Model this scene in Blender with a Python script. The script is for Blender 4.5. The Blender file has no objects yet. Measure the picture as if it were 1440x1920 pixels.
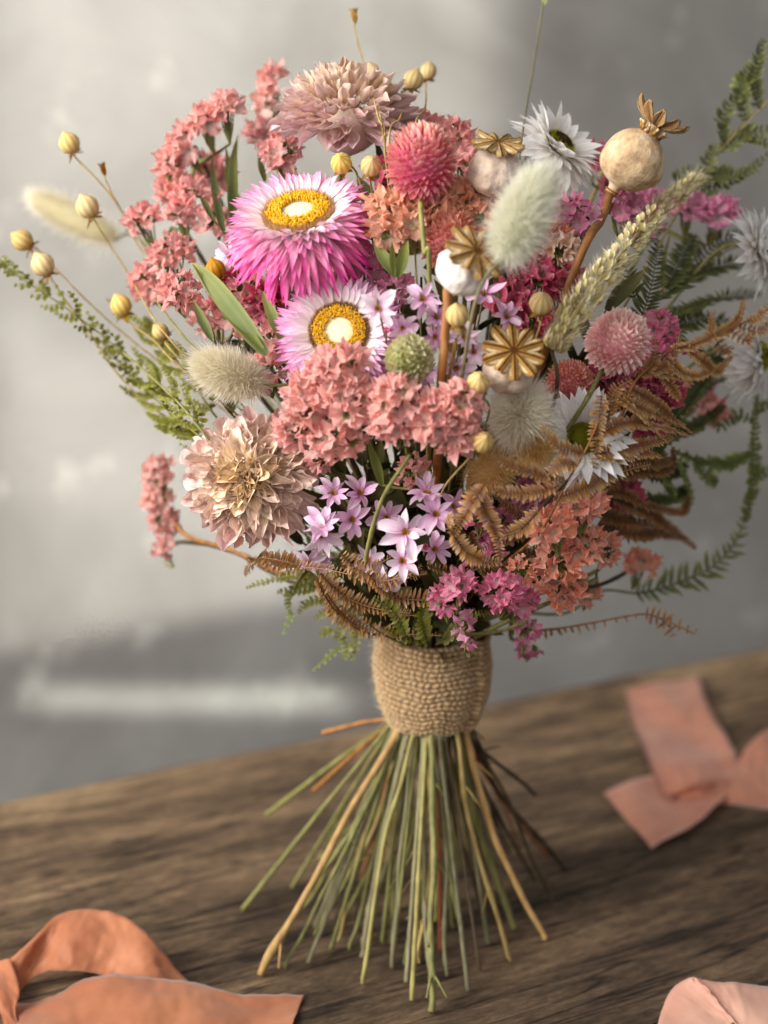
import bpy, math, random
from math import sin, cos, pi, sqrt, tan, atan2, radians
from mathutils import Vector, Matrix, noise
V = Vector
random.seed(7)
S = bpy.context.scene
COL = S.collection

# ------------------------------------------------------------------ camera
TH = radians(12.0)
CAM = V((0.0, -0.95, 0.45))
FOV = radians(33.0)
FP = 960.0 / tan(FOV / 2)
Fw = V((0, cos(TH), -sin(TH))); Up = V((0, sin(TH), cos(TH))); Rt = V((1, 0, 0))
cd = bpy.data.cameras.new('camera'); cam = bpy.data.objects.new('camera', cd); COL.objects.link(cam)
cam.location = CAM; cam.rotation_euler = (radians(90) - TH, 0, 0)
cd.sensor_fit = 'VERTICAL'; cd.sensor_height = 36.0; cd.lens = 18.0 / tan(FOV / 2)
cd.clip_start = 0.01; cd.clip_end = 50
cd.dof.use_dof = True; cd.dof.focus_distance = 0.855; cd.dof.aperture_fstop = 4.2
S.camera = cam
S.render.resolution_x = 768; S.render.resolution_y = 1024

# ------------------------------------------------------------------ light
w = bpy.data.worlds.new('World'); S.world = w; w.use_nodes = True
bg = w.node_tree.nodes['Background']; bg.inputs[0].default_value = (0.96, 0.96, 1.0, 1); bg.inputs[1].default_value = 0.25
S.view_settings.view_transform = 'Standard'; S.view_settings.look = 'None'
S.view_settings.exposure = 0.28; S.view_settings.gamma = 1.0
S.render.engine = 'CYCLES'
S.cycles.use_denoising = True
S.cycles.max_bounces = 6; S.cycles.transparent_max_bounces = 6

def area(name, loc, target, sx, sy, watts, col, spread=None, xaxis=None):
    l = bpy.data.lights.new(name, 'AREA'); l.shape = 'RECTANGLE'; l.size = sx; l.size_y = sy
    l.energy = watts; l.color = col
    if spread is not None: l.spread = spread
    o = bpy.data.objects.new(name, l); COL.objects.link(o)
    d = (V(target) - V(loc)).normalized()
    if xaxis is None:
        q = d.to_track_quat('-Z', 'Y').to_matrix()
    else:
        z = -d; x = (xaxis - z * xaxis.dot(z)).normalized(); y = z.cross(x)
        q = Matrix((x, y, z)).transposed()
    o.matrix_world = Matrix.Translation(V(loc)) @ q.to_4x4()
    return o

# ------------------------------------------------------------------ pixel <-> place (photo is 1440 x 1920)
def ray(px, py):
    return Rt * ((px - 720) / FP) + Up * ((960 - py) / FP) + Fw
def P(px, py, y):
    d = ray(px, py); return CAM + d * ((y - CAM.y) / d.y)
def G(px, py, z=0.0):
    d = ray(px, py); return CAM + d * ((z - CAM.z) / d.z)
def depth(p): return (p - CAM).dot(Fw)
def px2m(px, p): return px * depth(p) / FP
def dome(px, py):
    d2 = ((px - 800) / 540) ** 2 + ((py - 690) / 560) ** 2
    u = max(0.0, 1 - d2)
    return -0.145 * (sqrt(u) if u > 0.2 else 0.447 * u / 0.2)
def Q(px, py, dy=0.0): return P(px, py, dome(px, py) + dy)
def cdir(a, b, c): return (Rt * a + Up * b - Fw * c).normalized()
def outward(px, py):
    a = (px - 800) / 540; b = -(py - 690) / 560; c = sqrt(max(0.06, 1 - a * a - b * b))
    return cdir(a, b, c)

# the wall and table run off to the right rear
EL = G(0, 1497); ER = G(1440, 1208)
ED = (ER - EL); ED.z = 0; ED.normalize()               # along the table's back edge
EN = V((-ED.y, ED.x, 0))                               # away from the camera
YAW = atan2(ED.y, ED.x)
WALL0 = EL + EN * 0.20
def Wp(px, py):
    d = ray(px, py); return CAM + d * ((WALL0 - CAM).dot(EN) / d.dot(EN))

def patch(name, c, wide, tall, direc, watts, col, dist=1.0, spread=0.06):
    # a shaft of window light on the wall: centre px, width and height in m on the wall
    p = Wp(*c); d = V(direc).normalized(); x = d.cross(V((0, 0, 1))).normalized(); y = x.cross(d)
    fx = (x - d * (x.dot(EN) / d.dot(EN))).length; fy = (y - d * (y.dot(EN) / d.dot(EN))).length
    area(name, p - d * dist, p, wide / fx, tall / fy, watts, col, spread, x)

area('window_key', (-1.25, -0.62, 0.95), (0.0, 0.0, 0.30), 1.2, 1.2, 52, (1.0, 0.965, 0.915))
area('room_fill', (-0.15, -1.7, 1.1), (0.05, 0.0, 0.3), 1.6, 1.2, 8.5, (1.0, 0.96, 0.92))
WL = (Wp(45, 700) - Wp(960, 700)).length
patch('window_shaft', (470, 450), WL, 0.64, (0.50, 0.82, 0.03), 0.80, (1.0, 0.98, 0.93), 0.95, 0.055)
patch('window_shaft_side', (210, 820), 0.17, 0.13, (0.42, 0.80, -0.30), 0.030, (1.0, 0.99, 0.94), 0.9, 0.09)
patch('window_shaft_top', (300, 230), 0.20, 0.20, (0.50, 0.80, -0.12), 0.045, (1.0, 0.99, 0.94), 0.9, 0.12)
patch('window_shaft_far', (905, 110), 0.07, 0.13, (0.50, 0.80, -0.05), 0.012, (1.0, 0.99, 0.94), 0.9, 0.09)
patch('window_shaft_low', (372, 1312), (Wp(70, 1310) - Wp(668, 1310)).length, 0.021, (0.50, 0.80, -0.19), 0.020, (0.98, 1.0, 0.93), 0.9, 0.04)

# ------------------------------------------------------------------ materials
def hx(h):
    c = [int(h[i:i + 2], 16) / 255 for i in (0, 2, 4)]
    return tuple(x / 12.92 if x <= 0.04045 else ((x + 0.055) / 1.055) ** 2.4 for x in c) + (1,)
def nn(nt, t, **k):
    n = nt.nodes.new(t)
    for a, b in k.items(): setattr(n, a, b)
    return n
def mathn(nt, op, a, b=None):
    n = nn(nt, 'ShaderNodeMath', operation=op)
    for i, v in enumerate((a, b)):
        if v is None: continue
        if isinstance(v, (int, float)): n.inputs[i].default_value = v
        else: nt.links.new(v, n.inputs[i])
    return n.outputs[0]
def petal_mat(name, stops, trans=0.3, rough=0.65, amp=0.14, scale=2.5, vein=0.0, vfreq=9, var=0.16, edge=None, bump=0.3, coord='Object'):
    """colour runs along the petal (attribute Col.r); Col.g = one random number per petal; Col.b = across"""
    m = bpy.data.materials.new(name); m.use_nodes = True; nt = m.node_tree; L = nt.links.new
    for n in list(nt.nodes): nt.nodes.remove(n)
    out = nn(nt, 'ShaderNodeOutputMaterial')
    at = nn(nt, 'ShaderNodeAttribute', attribute_name='Col'); sp = nn(nt, 'ShaderNodeSeparateColor'); L(at.outputs['Color'], sp.inputs[0])
    tc = nn(nt, 'ShaderNodeTexCoord'); no = nn(nt, 'ShaderNodeTexNoise'); no.inputs['Scale'].default_value = scale; no.inputs['Detail'].default_value = 4
    L(tc.outputs[coord], no.inputs['Vector'])
    nz = mathn(nt, 'MULTIPLY', mathn(nt, 'SUBTRACT', no.outputs[0], 0.5), amp * 2)
    oi = nn(nt, 'ShaderNodeObjectInfo')
    t = mathn(nt, 'ADD', sp.outputs[0], nz)
    r = nn(nt, 'ShaderNodeValToRGB'); L(t, r.inputs[0]); cr = r.color_ramp
    cr.elements[0].position = stops[0][0]; cr.elements[0].color = hx(stops[0][1])
    cr.elements[1].position = stops[-1][0]; cr.elements[1].color = hx(stops[-1][1])
    for p_, c_ in stops[1:-1]:
        e = cr.elements.new(p_); e.color = hx(c_)
    color = r.outputs[0]
    if edge:
        ab = mathn(nt, 'ABSOLUTE', mathn(nt, 'MULTIPLY', mathn(nt, 'SUBTRACT', sp.outputs[2], 0.5), 2.0))
        k = mathn(nt, 'MULTIPLY', mathn(nt, 'POWER', mathn(nt, 'ADD', ab, nz), 2.5), edge[1]); k.node.use_clamp = True
        mx = nn(nt, 'ShaderNodeMix', data_type='RGBA'); L(k, mx.inputs[0]); L(color, mx.inputs[6]); mx.inputs[7].default_value = hx(edge[0]); color = mx.outputs[2]
    hs = nn(nt, 'ShaderNodeHueSaturation'); L(color, hs.inputs['Color'])
    rv = mathn(nt, 'ADD', mathn(nt, 'MULTIPLY', sp.outputs[1], 0.6), mathn(nt, 'MULTIPLY', oi.outputs['Random'], 0.4))
    L(mathn(nt, 'ADD', mathn(nt, 'MULTIPLY', rv, var * 2), 1 - var), hs.inputs['Value'])
    L(mathn(nt, 'ADD', mathn(nt, 'MULTIPLY', rv, 0.024), 0.488), hs.inputs['Hue'])
    L(mathn(nt, 'ADD', mathn(nt, 'MULTIPLY', mathn(nt, 'FRACT', mathn(nt, 'MULTIPLY', rv, 7.3)), 0.3), 0.88), hs.inputs['Saturation'])
    color = hs.outputs[0]
    if vein:
        wv = mathn(nt, 'SINE', mathn(nt, 'MULTIPLY', sp.outputs[2], vfreq * 6.283))
        vv = mathn(nt, 'ADD', mathn(nt, 'MULTIPLY', wv, vein), 1 - vein)
        mx = nn(nt, 'ShaderNodeMix', data_type='RGBA', blend_type='MULTIPLY'); mx.inputs[0].default_value = 1
        L(color, mx.inputs[6])
        cb = nn(nt, 'ShaderNodeCombineColor'); [L(vv, cb.inputs[i]) for i in range(3)]
        L(cb.outputs[0], mx.inputs[7]); color = mx.outputs[2]
    pb = nn(nt, 'ShaderNodeBsdfPrincipled'); L(color, pb.inputs['Base Color']); pb.inputs['Roughness'].default_value = rough
    pb.inputs['Specular IOR Level'].default_value = 0.25
    if bump:
        n2 = nn(nt, 'ShaderNodeTexNoise'); n2.inputs['Scale'].default_value = scale * 8; n2.inputs['Detail'].default_value = 3
        L(tc.outputs[coord], n2.inputs['Vector'])
        bp = nn(nt, 'ShaderNodeBump'); bp.inputs['Strength'].default_value = bump; bp.inputs['Distance'].default_value = 0.001
        L(n2.outputs[0], bp.inputs['Height']); L(bp.outputs[0], pb.inputs['Normal'])
    sh = pb.outputs[0]
    if trans:
        tr = nn(nt, 'ShaderNodeBsdfTranslucent'); L(color, tr.inputs[0])
        ms = nn(nt, 'ShaderNodeMixShader'); ms.inputs[0].default_value = trans; L(sh, ms.inputs[1]); L(tr.outputs[0], ms.inputs[2]); sh = ms.outputs[0]
    L(sh, out.inputs[0])
    return m

M = {}
M['straw'] = petal_mat('strawflower_petal', [(0, 'fff6ee'), (0.28, 'fce2ec'), (0.54, 'f5aad2'), (0.8, 'ec74b8'), (1, 'de4c9e')], 0.3, 0.42, 0.06, 2, vein=0.05, bump=0.1)
M['straw2'] = petal_mat('strawflower_petal_pale', [(0, 'fff8f2'), (0.38, 'fae2f0'), (0.68, 'f0aed8'), (1, 'd65fae')], 0.3, 0.42, 0.06, 2, vein=0.05, bump=0.1)
M['white'] = petal_mat('white_petal', [(0, 'f6f0e6'), (0.6, 'faf8f6'), (1, 'ffffff')], 0.32, 0.42, 0.05, 2, vein=0.07, vfreq=4, var=0.05, bump=0.1)
M['dahlia_top'] = petal_mat('mauve_dahlia_petal', [(0, 'dcb890'), (0.3, 'e6c8b8'), (0.6, 'e6c2c6'), (1, 'e6c4ce')], 0.22, 0.7, 0.25, 3, vein=0.10, vfreq=4, edge=('f4dccc', 0.8), bump=0.5)
M['dahlia'] = petal_mat('dusty_dahlia_petal', [(0, 'deb878'), (0.25, 'f2d6ac'), (0.5, 'f8dccc'), (1, 'ecc2c4')], 0.22, 0.65, 0.3, 3, vein=0.10, vfreq=4, edge=('fae6d4', 0.75), bump=0.5)
M['daisy'] = petal_mat('lilac_daisy_petal', [(0, 'dc9cc8'), (0.35, 'ecc0e0'), (1, 'f4d6ea')], 0.33, 0.5, 0.1, 3, vein=0.04, vfreq=3, var=0.1, bump=0.1)
M['daisy_pale'] = petal_mat('pale_daisy_petal', [(0, 'e2a9d2'), (0.3, 'f3d6ea'), (1, 'fbeef5')], 0.33, 0.5, 0.1, 3, vein=0.04, vfreq=3, var=0.07, bump=0.1)
M['gom_pink'] = petal_mat('globe_pink', [(0, 'd06a88'), (0.4, 'ea8ea2'), (0.7, 'f2aaa2'), (1, 'fad6c2')], 0.3, 0.5, 0.14, 1.2, var=0.14)
M['gom_pale'] = petal_mat('globe_pale', [(0, 'e898a6'), (0.4, 'f6c8c6'), (1, 'fdeee4')], 0.3, 0.5, 0.12, 1.2, var=0.1)
M['gom_coral'] = petal_mat('globe_coral', [(0, 'd07a7c'), (0.5, 'eca090'), (1, 'f6c2a8')], 0.3, 0.5, 0.12, 1.2)
M['phal'] = petal_mat('seed_scale', [(0, 'a8ac78'), (0.5, 'd0cea2'), (1, 'eae4c0')], 0.2, 0.6, 0.12, 2, edge=('e2ddb4', 0.8))
for k_, st in {'s_pink': [(0, 'fdeade'), (0.45, 'fbccc2'), (0.8, 'fabab6'), (0.93, 'fcd4cc'), (1, 'f0c4a4')],
               's_rose': [(0, 'fae0d4'), (0.45, 'f8c2bc'), (0.8, 'f5afae'), (1, 'f7cbc2')],
               's_peach': [(0, 'fdeed8'), (0.45, 'fbd2b6'), (0.8, 'fabe9f'), (1, 'fcd8bf')],
               's_coral': [(0, 'fbe4cc'), (0.45, 'fab49c'), (0.8, 'f9a994'), (0.93, 'fcd8c4'), (1, 'eab48c')],
               's_mag': [(0, 'f8dade'), (0.45, 'f2b0c8'), (0.8, 'ee9cc0'), (1, 'f6c6da')],
               's_hot': [(0, 'fadce0'), (0.45, 'f0a0ba'), (0.8, 'ea88aa'), (1, 'f6bccc')],
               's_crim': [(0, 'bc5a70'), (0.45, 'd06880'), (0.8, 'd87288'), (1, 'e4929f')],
               's_cream': [(0, 'f0b890'), (0.45, 'f8dcc4'), (0.8, 'fae8da'), (1, 'f6c4a8')]}.items():
    M[k_] = petal_mat('papery_' + {'s_pink': 'pink', 's_rose': 'rose', 's_peach': 'peach', 's_coral': 'coral', 's_mag': 'magenta', 's_hot': 'hot_pink', 's_crim': 'crimson', 's_cream': 'cream'}[k_], st, 0.5, 0.6, 0.16, 1.4, vein=0.05, vfreq=20, var=0.17, bump=0.2)
M['fern_green'] = petal_mat('green_frond', [(0, '62642e'), (0.6, '84843e'), (1, 'a09c58')], 0.25, 0.6, 0.3, 60, var=0.3)
M['fern_dark'] = petal_mat('dark_green_frond', [(0, '343c20'), (0.6, '50562e'), (1, '74744a')], 0.22, 0.6, 0.3, 60, var=0.3)
M['fern_olive'] = petal_mat('olive_frond', [(0, '4a4e2c'), (0.6, '686c40'), (1, '888858')], 0.22, 0.6, 0.3, 60, var=0.25)
M['fern_curl'] = petal_mat('curled_green_frond', [(0, '4e5a30'), (0.6, '75804c'), (1, 'a0aa72')], 0.25, 0.55, 0.3, 60, var=0.25)
M['fern_lime'] = petal_mat('lime_frond', [(0, '7c8c46'), (1, 'a4b068')], 0.3, 0.6, 0.2, 60, var=0.15)
M['fern_brown'] = petal_mat('rust_frond', [(0, '704a30'), (0.5, '9f7850'), (1, 'c4a278')], 0.2, 0.65, 0.35, 50, var=0.25)
M['fern_dbrown'] = petal_mat('dark_rust_frond', [(0, '5c3f2a'), (0.5, '86623f'), (1, 'a5815a')], 0.18, 0.65, 0.35, 50, var=0.25)
M['leaf'] = petal_mat('dry_leaf', [(0, '5d6638'), (0.5, '74804a'), (1, '8b8a54')], 0.2, 0.6, 0.3, 40, vein=0.05, vfreq=3, edge=('9a9a66', 0.6), var=0.2)
M['leaf_dark'] = petal_mat('shaded_dry_leaf', [(0, '3a3a20'), (0.5, '4f4f2c'), (1, '655c34')], 0.15, 0.7, 0.3, 40, var=0.3)  # dark leaf copy: shade of the inner gaps is put into its colour
M['calyx'] = petal_mat('green_calyx', [(0, '66703c'), (0.6, '868350'), (1, 'a08e66')], 0.15, 0.7, 0.3, 2, var=0.25)
M['sepal'] = petal_mat('dry_sepal', [(0, 'a8843c'), (1, '7c5a34')], 0.2, 0.6, 0.2, 2)
M['flax'] = petal_mat('flax_capsule', [(0, 'e4d2a0'), (0.35, 'd0ae6c'), (0.75, 'b9924e'), (1, '84602c')], 0.08, 0.55, 0.16, 1.8, var=0.22, bump=0.3)
M['flax_brown'] = petal_mat('flax_capsule_brown', [(0, 'c29152'), (1, '79491d')], 0.05, 0.4, 0.1, 1.5)
M['fuzz'] = petal_mat('pale_fuzz', [(0, 'd8cfa8'), (0.4, 'f2ead0'), (1, 'fdfaee')], 0.45, 0.6, 0.05, 1, var=0.12, bump=0)
M['fuzz_green'] = petal_mat('greenish_fuzz', [(0, 'd8d8b8'), (0.4, 'efeedb'), (1, 'fcfbf2')], 0.45, 0.6, 0.05, 1, var=0.12, bump=0)
M['fuzz_lime'] = petal_mat('yellow_green_fuzz', [(0, 'd4d8a0'), (0.4, 'e8eab8'), (1, 'f8f8d8')], 0.5, 0.6, 0.05, 1, var=0.12, bump=0)
M['fuzz_grey'] = petal_mat('grey_fuzz', [(0, 'dcd2b8'), (0.4, 'f4eedc'), (1, 'fdfbf4')], 0.45, 0.6, 0.05, 1, var=0.14, bump=0)
M['fuzz_gold'] = petal_mat('golden_fuzz', [(0, 'c49c5c'), (0.4, 'e2c080'), (1, 'f6e2b0')], 0.4, 0.6, 0.05, 1, var=0.16, bump=0)
M['grain'] = petal_mat('grass_grain', [(0, 'a0925c'), (0.5, 'd2c490'), (1, 'f0e6c0')], 0.1, 0.5, 0.15, 3, var=0.25)
M['bristle'] = petal_mat('grass_bristle', [(0, 'c8bc90'), (1, 'f4ecd0')], 0.4, 0.5, 0.05, 1, var=0.2, bump=0)
M['stamen'] = petal_mat('yellow_stamen', [(0, 'a86a10'), (0.4, 'e6a512'), (1, 'f6c71e')], 0.1, 0.6, 0.1, 4, var=0.16)
M['core_cream'] = petal_mat('cream_floret', [(0, 'd8cf9c'), (1, 'efe9cc')], 0.1, 0.7, 0.15, 3, var=0.08)
M['rim'] = petal_mat('beige_bristle_rim', [(0, 'b08a68'), (0.5, 'd3b093'), (1, 'c49a6a')], 0.2, 0.6, 0.1, 3, var=0.2)
M['rim_yg'] = petal_mat('yellow_green_rim', [(0, '8c8a20'), (1, 'bcb63a')], 0.1, 0.6, 0.1, 3, var=0.15)
M['core_dark'] = petal_mat('dark_floret', [(0, '2e2216'), (1, '54432a')], 0.0, 0.8, 0.2, 4, var=0.3)
M['core_moss'] = petal_mat('moss_floret', [(0, '5c5a1e'), (1, '989236')], 0.0, 0.8, 0.2, 4, var=0.3)
M['core_gold'] = petal_mat('gold_floret', [(0, 'a87422'), (1, 'e0b244')], 0.0, 0.7, 0.1, 4, var=0.2)
M['bud'] = petal_mat('pink_bud', [(0, 'd8508c'), (1, 'f0709e')], 0.2, 0.5, 0.1, 3)
def stem_mat(name, a, b, sc=260, rough=0.6):
    m = bpy.data.materials.new(name); m.use_nodes = True; nt = m.node_tree; L = nt.links.new
    pb = nt.nodes['Principled BSDF']; pb.inputs['Roughness'].default_value = rough; pb.inputs['Specular IOR Level'].default_value = 0.3
    tc = nn(nt, 'ShaderNodeTexCoord'); mp = nn(nt, 'ShaderNodeMapping'); mp.inputs['Scale'].default_value = (1, 1, 0.12); L(tc.outputs['Object'], mp.inputs[0])
    no = nn(nt, 'ShaderNodeTexNoise'); no.inputs['Scale'].default_value = sc; no.inputs['Detail'].default_value = 5; L(mp.outputs[0], no.inputs['Vector'])
    r = nn(nt, 'ShaderNodeValToRGB'); r.color_ramp.elements[0].position = 0.3; r.color_ramp.elements[1].position = 0.7
    r.color_ramp.elements[0].color = hx(a); r.color_ramp.elements[1].color = hx(b); L(no.outputs[0], r.inputs[0])
    oi = nn(nt, 'ShaderNodeObjectInfo'); hs = nn(nt, 'ShaderNodeHueSaturation'); L(r.outputs[0], hs.inputs['Color'])
    L(mathn(nt, 'ADD', mathn(nt, 'MULTIPLY', oi.outputs['Random'], 0.4), 0.8), hs.inputs['Value'])
    L(hs.outputs[0], pb.inputs['Base Color'])
    bp = nn(nt, 'ShaderNodeBump'); bp.inputs['Strength'].default_value = 0.5; bp.inputs['Distance'].default_value = 0.0006; L(no.outputs[0], bp.inputs['Height']); L(bp.outputs[0], pb.inputs['Normal'])
    return m
M['st_green'] = stem_mat('green_stem', '5e6030', '8c8850')
M['st_olive'] = stem_mat('olive_stem', '64643a', '8f8a50')
M['st_yellow'] = stem_mat('yellow_stem', '7c7440', 'a09658')
M['st_grey'] = stem_mat('grey_green_stem', '5e5a40', '868060')
M['st_tan'] = stem_mat('tan_stem', 'a07c4a', 'c8a46a')
M['st_brown'] = stem_mat('brown_stem', '744a26', 'a8733c')
M['st_dark'] = stem_mat('dark_stem', '33291a', '544730')
M['st_rust'] = stem_mat('rust_stem', '7c3a20', 'a85c34')
M['st_straw'] = stem_mat('straw_stem', '8f7440', 'bca468')
def pod_mat(name, a, b, c):
    m = bpy.data.materials.new(name); m.use_nodes = True; nt = m.node_tree; L = nt.links.new
    pb = nt.nodes['Principled BSDF']; pb.inputs['Roughness'].default_value = 0.7; pb.inputs['Specular IOR Level'].default_value = 0.2
    tc = nn(nt, 'ShaderNodeTexCoord')
    no = nn(nt, 'ShaderNodeTexNoise'); no.inputs['Scale'].default_value = 1.6; no.inputs['Detail'].default_value = 6; no.inputs['Roughness'].default_value = 0.6; L(tc.outputs['Object'], no.inputs['Vector'])
    r = nn(nt, 'ShaderNodeValToRGB'); cr = r.color_ramp; cr.elements[0].position = 0.34; cr.elements[0].color = hx(a); cr.elements[1].position = 0.66; cr.elements[1].color = hx(c)
    e = cr.elements.new(0.5); e.color = hx(b); L(no.outputs[0], r.inputs[0])
    n2 = nn(nt, 'ShaderNodeTexNoise'); n2.inputs['Scale'].default_value = 9; n2.inputs['Detail'].default_value = 2; L(tc.outputs['Object'], n2.inputs['Vector'])
    sp = nn(nt, 'ShaderNodeValToRGB'); sp.color_ramp.elements[0].position = 0.70; sp.color_ramp.elements[1].position = 0.76; L(n2.outputs[0], sp.inputs[0])
    mx = nn(nt, 'ShaderNodeMix', data_type='RGBA'); L(mathn(nt, 'MULTIPLY', sp.outputs[0], 0.7), mx.inputs[0]); L(r.outputs[0], mx.inputs[6]); mx.inputs[7].default_value = hx('7c5c50')
    L(mx.outputs[2], pb.inputs['Base Color'])
    n3 = nn(nt, 'ShaderNodeTexNoise'); n3.inputs['Scale'].default_value = 3.5; n3.inputs['Detail'].default_value = 7; L(tc.outputs['Object'], n3.inputs['Vector'])
    bp = nn(nt, 'ShaderNodeBump'); bp.inputs['Strength'].default_value = 0.6; bp.inputs['Distance'].default_value = 0.0025; L(n3.outputs[0], bp.inputs['Height']); L(bp.outputs[0], pb.inputs['Normal'])
    return m
M['pod_tan'] = pod_mat('tan_pod', 'a98a6a', 'd2b48c', 'e0ccb0')
M['pod_white'] = pod_mat('white_pod', 'd0c2ba', 'ece4da', 'f4f0ea')
M['pod_mauve'] = pod_mat('mauve_pod', 'b8a09a', 'd8c0a8', 'dcccc0')
M['crown'] = petal_mat('pod_crown', [(0, '3c220c'), (0.10, '5e3a14'), (0.20, '866438'), (0.45, 'ac8a5a'), (0.7, '9c7a4c'), (0.8, 'ccb48a'), (1, 'e0d2b4')], 0.0, 0.9, 0.12, 3, var=0.06, bump=0.6)

# ------------------------------------------------------------------ mesh building
class MB:
    def __init__(s): s.v = []; s.f = []; s.c = []
    def add(s, p, c=(0.5, 0.5, 0.5)): s.v.append(tuple(p)); s.c.append((c[0], c[1], c[2], 1.0)); return len(s.v) - 1
    def grid(s, rows, wrap=False):
        for i in range(len(rows) - 1):
            a, b = rows[i], rows[i + 1]; n = len(a)
            for j in range(n if wrap else n - 1):
                k = (j + 1) % n; s.f.append((a[j], a[k], b[k], b[j]))
    def mesh(s, name, mat, smooth=True):
        me = bpy.data.meshes.new(name); me.from_pydata(s.v, [], s.f); me.materials.append(mat)
        ca = me.color_attributes.new('Col', 'FLOAT_COLOR', 'POINT')
        ca.data.foreach_set('color', [x for c in s.c for x in c])
        if smooth: me.polygons.foreach_set('use_smooth', [True] * len(me.polygons))
        me.update(); return me
def frame(o, y, z):
    y = V(y).normalized(); x = y.cross(V(z))
    if x.length < 1e-6: x = y.orthogonal()
    x.normalize(); zz = x.cross(y)
    m = Matrix((x, y, zz)).transposed().to_4x4(); m.translation = o; return m
def zframe(o, z, roll=0.0):
    z = V(z).normalized(); x = Up.cross(z)
    if x.length < 1e-3: x = V((1, 0, 0))
    x.normalize(); y = z.cross(x); m = Matrix((x, y, z)).transposed().to_4x4() @ Matrix.Rotation(roll, 4, 'Z'); m.translation = V(o); return m
def prof_lance(t): return max(0.02, sin(pi * min(1, (t * 0.94 + 0.08))) ** 0.8)
def prof_wide(t): return max(0.03, (sin(pi * (t ** 1.3 * 0.93 + 0.05))) ** 0.6)
def prof_oval(t): return max(0.05, sin(pi * (0.06 + 0.86 * t ** 1.15)) ** 0.55)
def prof_tri(t): return max(0.02, (1 - t) ** 0.7 * (0.6 + 1.2 * min(t * 3, 1)) / 1.5)
def petal(mb, m, L, W, n=5, a0=0.0, bend=0.0, cup=0.3, prof=prof_lance, tr=(0, 1), rnd=None, crk=0.0, seed=0, side=1, roll=0.0, twist=0.0):
    """grows along +Y of m, upper face +Z; bend in radians over its length, cup lifts the sides"""
    rnd = random.random() if rnd is None else rnd
    y = z = 0.0; a = a0; rows = []; dl = L / n; cols = 2 * side + 1
    for i in range(n + 1):
        t = i / n; w_ = W * prof(t) * 0.5; row = []
        for j in range(cols):
            s = (j - side) / side; x = s * w_
            h = cup * abs(s) ** 1.5 * w_
            tw = twist * t
            xx = x * cos(tw); hh = h + x * sin(tw)
            p = V((xx, y - sin(a) * hh, z + cos(a) * hh))
            if crk:
                q = V((p.x * 9 / max(L, 1e-6) * 0.35 + seed, p.y * 3.2 / L, seed * 1.7)); nv = noise.noise_vector(q)
                p += V((nv.x * 0.6, nv.y * 0.4, nv.z)) * crk * L * (0.15 + t)
            row.append(mb.add(m @ p, (tr[0] + (tr[1] - tr[0]) * t, rnd, 0.5 + 0.5 * s)))
        rows.append(row)
        y += cos(a) * dl; z += sin(a) * dl; a += bend / n
    mb.grid(rows)
def catmull(pts, k=6):
    pts = [V(p) for p in pts]; o = []
    for i in range(len(pts) - 1):
        p0 = pts[max(i - 1, 0)]; p1 = pts[i]; p2 = pts[i + 1]; p3 = pts[min(i + 2, len(pts) - 1)]
        for j in range(k):
            t = j / k; o.append(0.5 * ((2 * p1) + (p2 - p0) * t + (2 * p0 - 5 * p1 + 4 * p2 - p3) * t * t + (3 * p1 - p0 - 3 * p2 + p3) * t ** 3))
    o.append(pts[-1]); return o
def tube(mb, pts, r0, r1=None, n=6, rnd=None, cap=True, wob=0.0, nodes=()):
    r1 = r0 if r1 is None else r1; rnd = random.random() if rnd is None else rnd
    N = len(pts); nx = None; rows = []
    for i, p in enumerate(pts):
        d = (pts[min(i + 1, N - 1)] - pts[max(i - 1, 0)]).normalized()
        nx = d.orthogonal().normalized() if nx is None else (nx - d * nx.dot(d)).normalized()
        ny = d.cross(nx); t = i / max(1, N - 1); r = r0 + (r1 - r0) * t
        if wob: r *= 1 + wob * noise.noise(p * 180)
        if nodes: r *= 1 + 0.38 * max(math.exp(-((t - nd) * N / 0.9) ** 2) for nd in nodes)
        rows.append([mb.add(p + (nx * cos(2 * pi * j / n) + ny * sin(2 * pi * j / n)) * r, (t, rnd, j / n)) for j in range(n)])
    mb.grid(rows, True)
    if cap:
        for rw, p in ((rows[0], pts[0]), (rows[-1], pts[-1])):
            c = mb.add(p, (0, rnd, 0.5))
            for j in range(n): mb.f.append((rw[j], rw[(j + 1) % n], c))
def hair(mb, p, d, L, wd, droop=V((0, 0, 0)), rnd=None, t0=0.0):
    rnd = random.random() if rnd is None else rnd
    d = d.normalized(); s = d.cross(V((random.uniform(-1, 1), random.uniform(-1, 1), random.uniform(-1, 1)))).normalized() * wd * 0.5
    a = mb.add(p - s, (t0, rnd, 0)); b = mb.add(p + s, (t0, rnd, 1)); q = p + d * L * 0.55 + droop * L * 0.25
    c = mb.add(q + s * 0.7, (t0 + (1 - t0) * 0.55, rnd, 1)); e = mb.add(q - s * 0.7, (t0 + (1 - t0) * 0.55, rnd, 0)); f = mb.add(p + d * L + droop * L, (1, rnd, 0.5))
    mb.f.append((a, b, c, e)); mb.f.append((e, c, f))
def sphere_pt(i, n, lo=-1.0, hi=1.0):
    z = hi - (hi - lo) * (i + 0.5) / n; r = sqrt(max(0, 1 - z * z)); a = i * 2.39996323
    return V((r * cos(a), r * sin(a), z))
def lathe(mb, prof, n=28, disp=None, rnd=0.5):
    rows = []
    for k, (r, z) in enumerate(prof):
        row = []
        for j in range(n):
            a = 2 * pi * j / n; rr, zz, tt = (r, z, k / (len(prof) - 1)) if disp is None else disp(r, z, a, k / (len(prof) - 1))
            row.append(mb.add((rr * cos(a), rr * sin(a), zz), (tt, rnd, j / n)))
        rows.append(row)
    mb.grid(rows, True)

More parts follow.
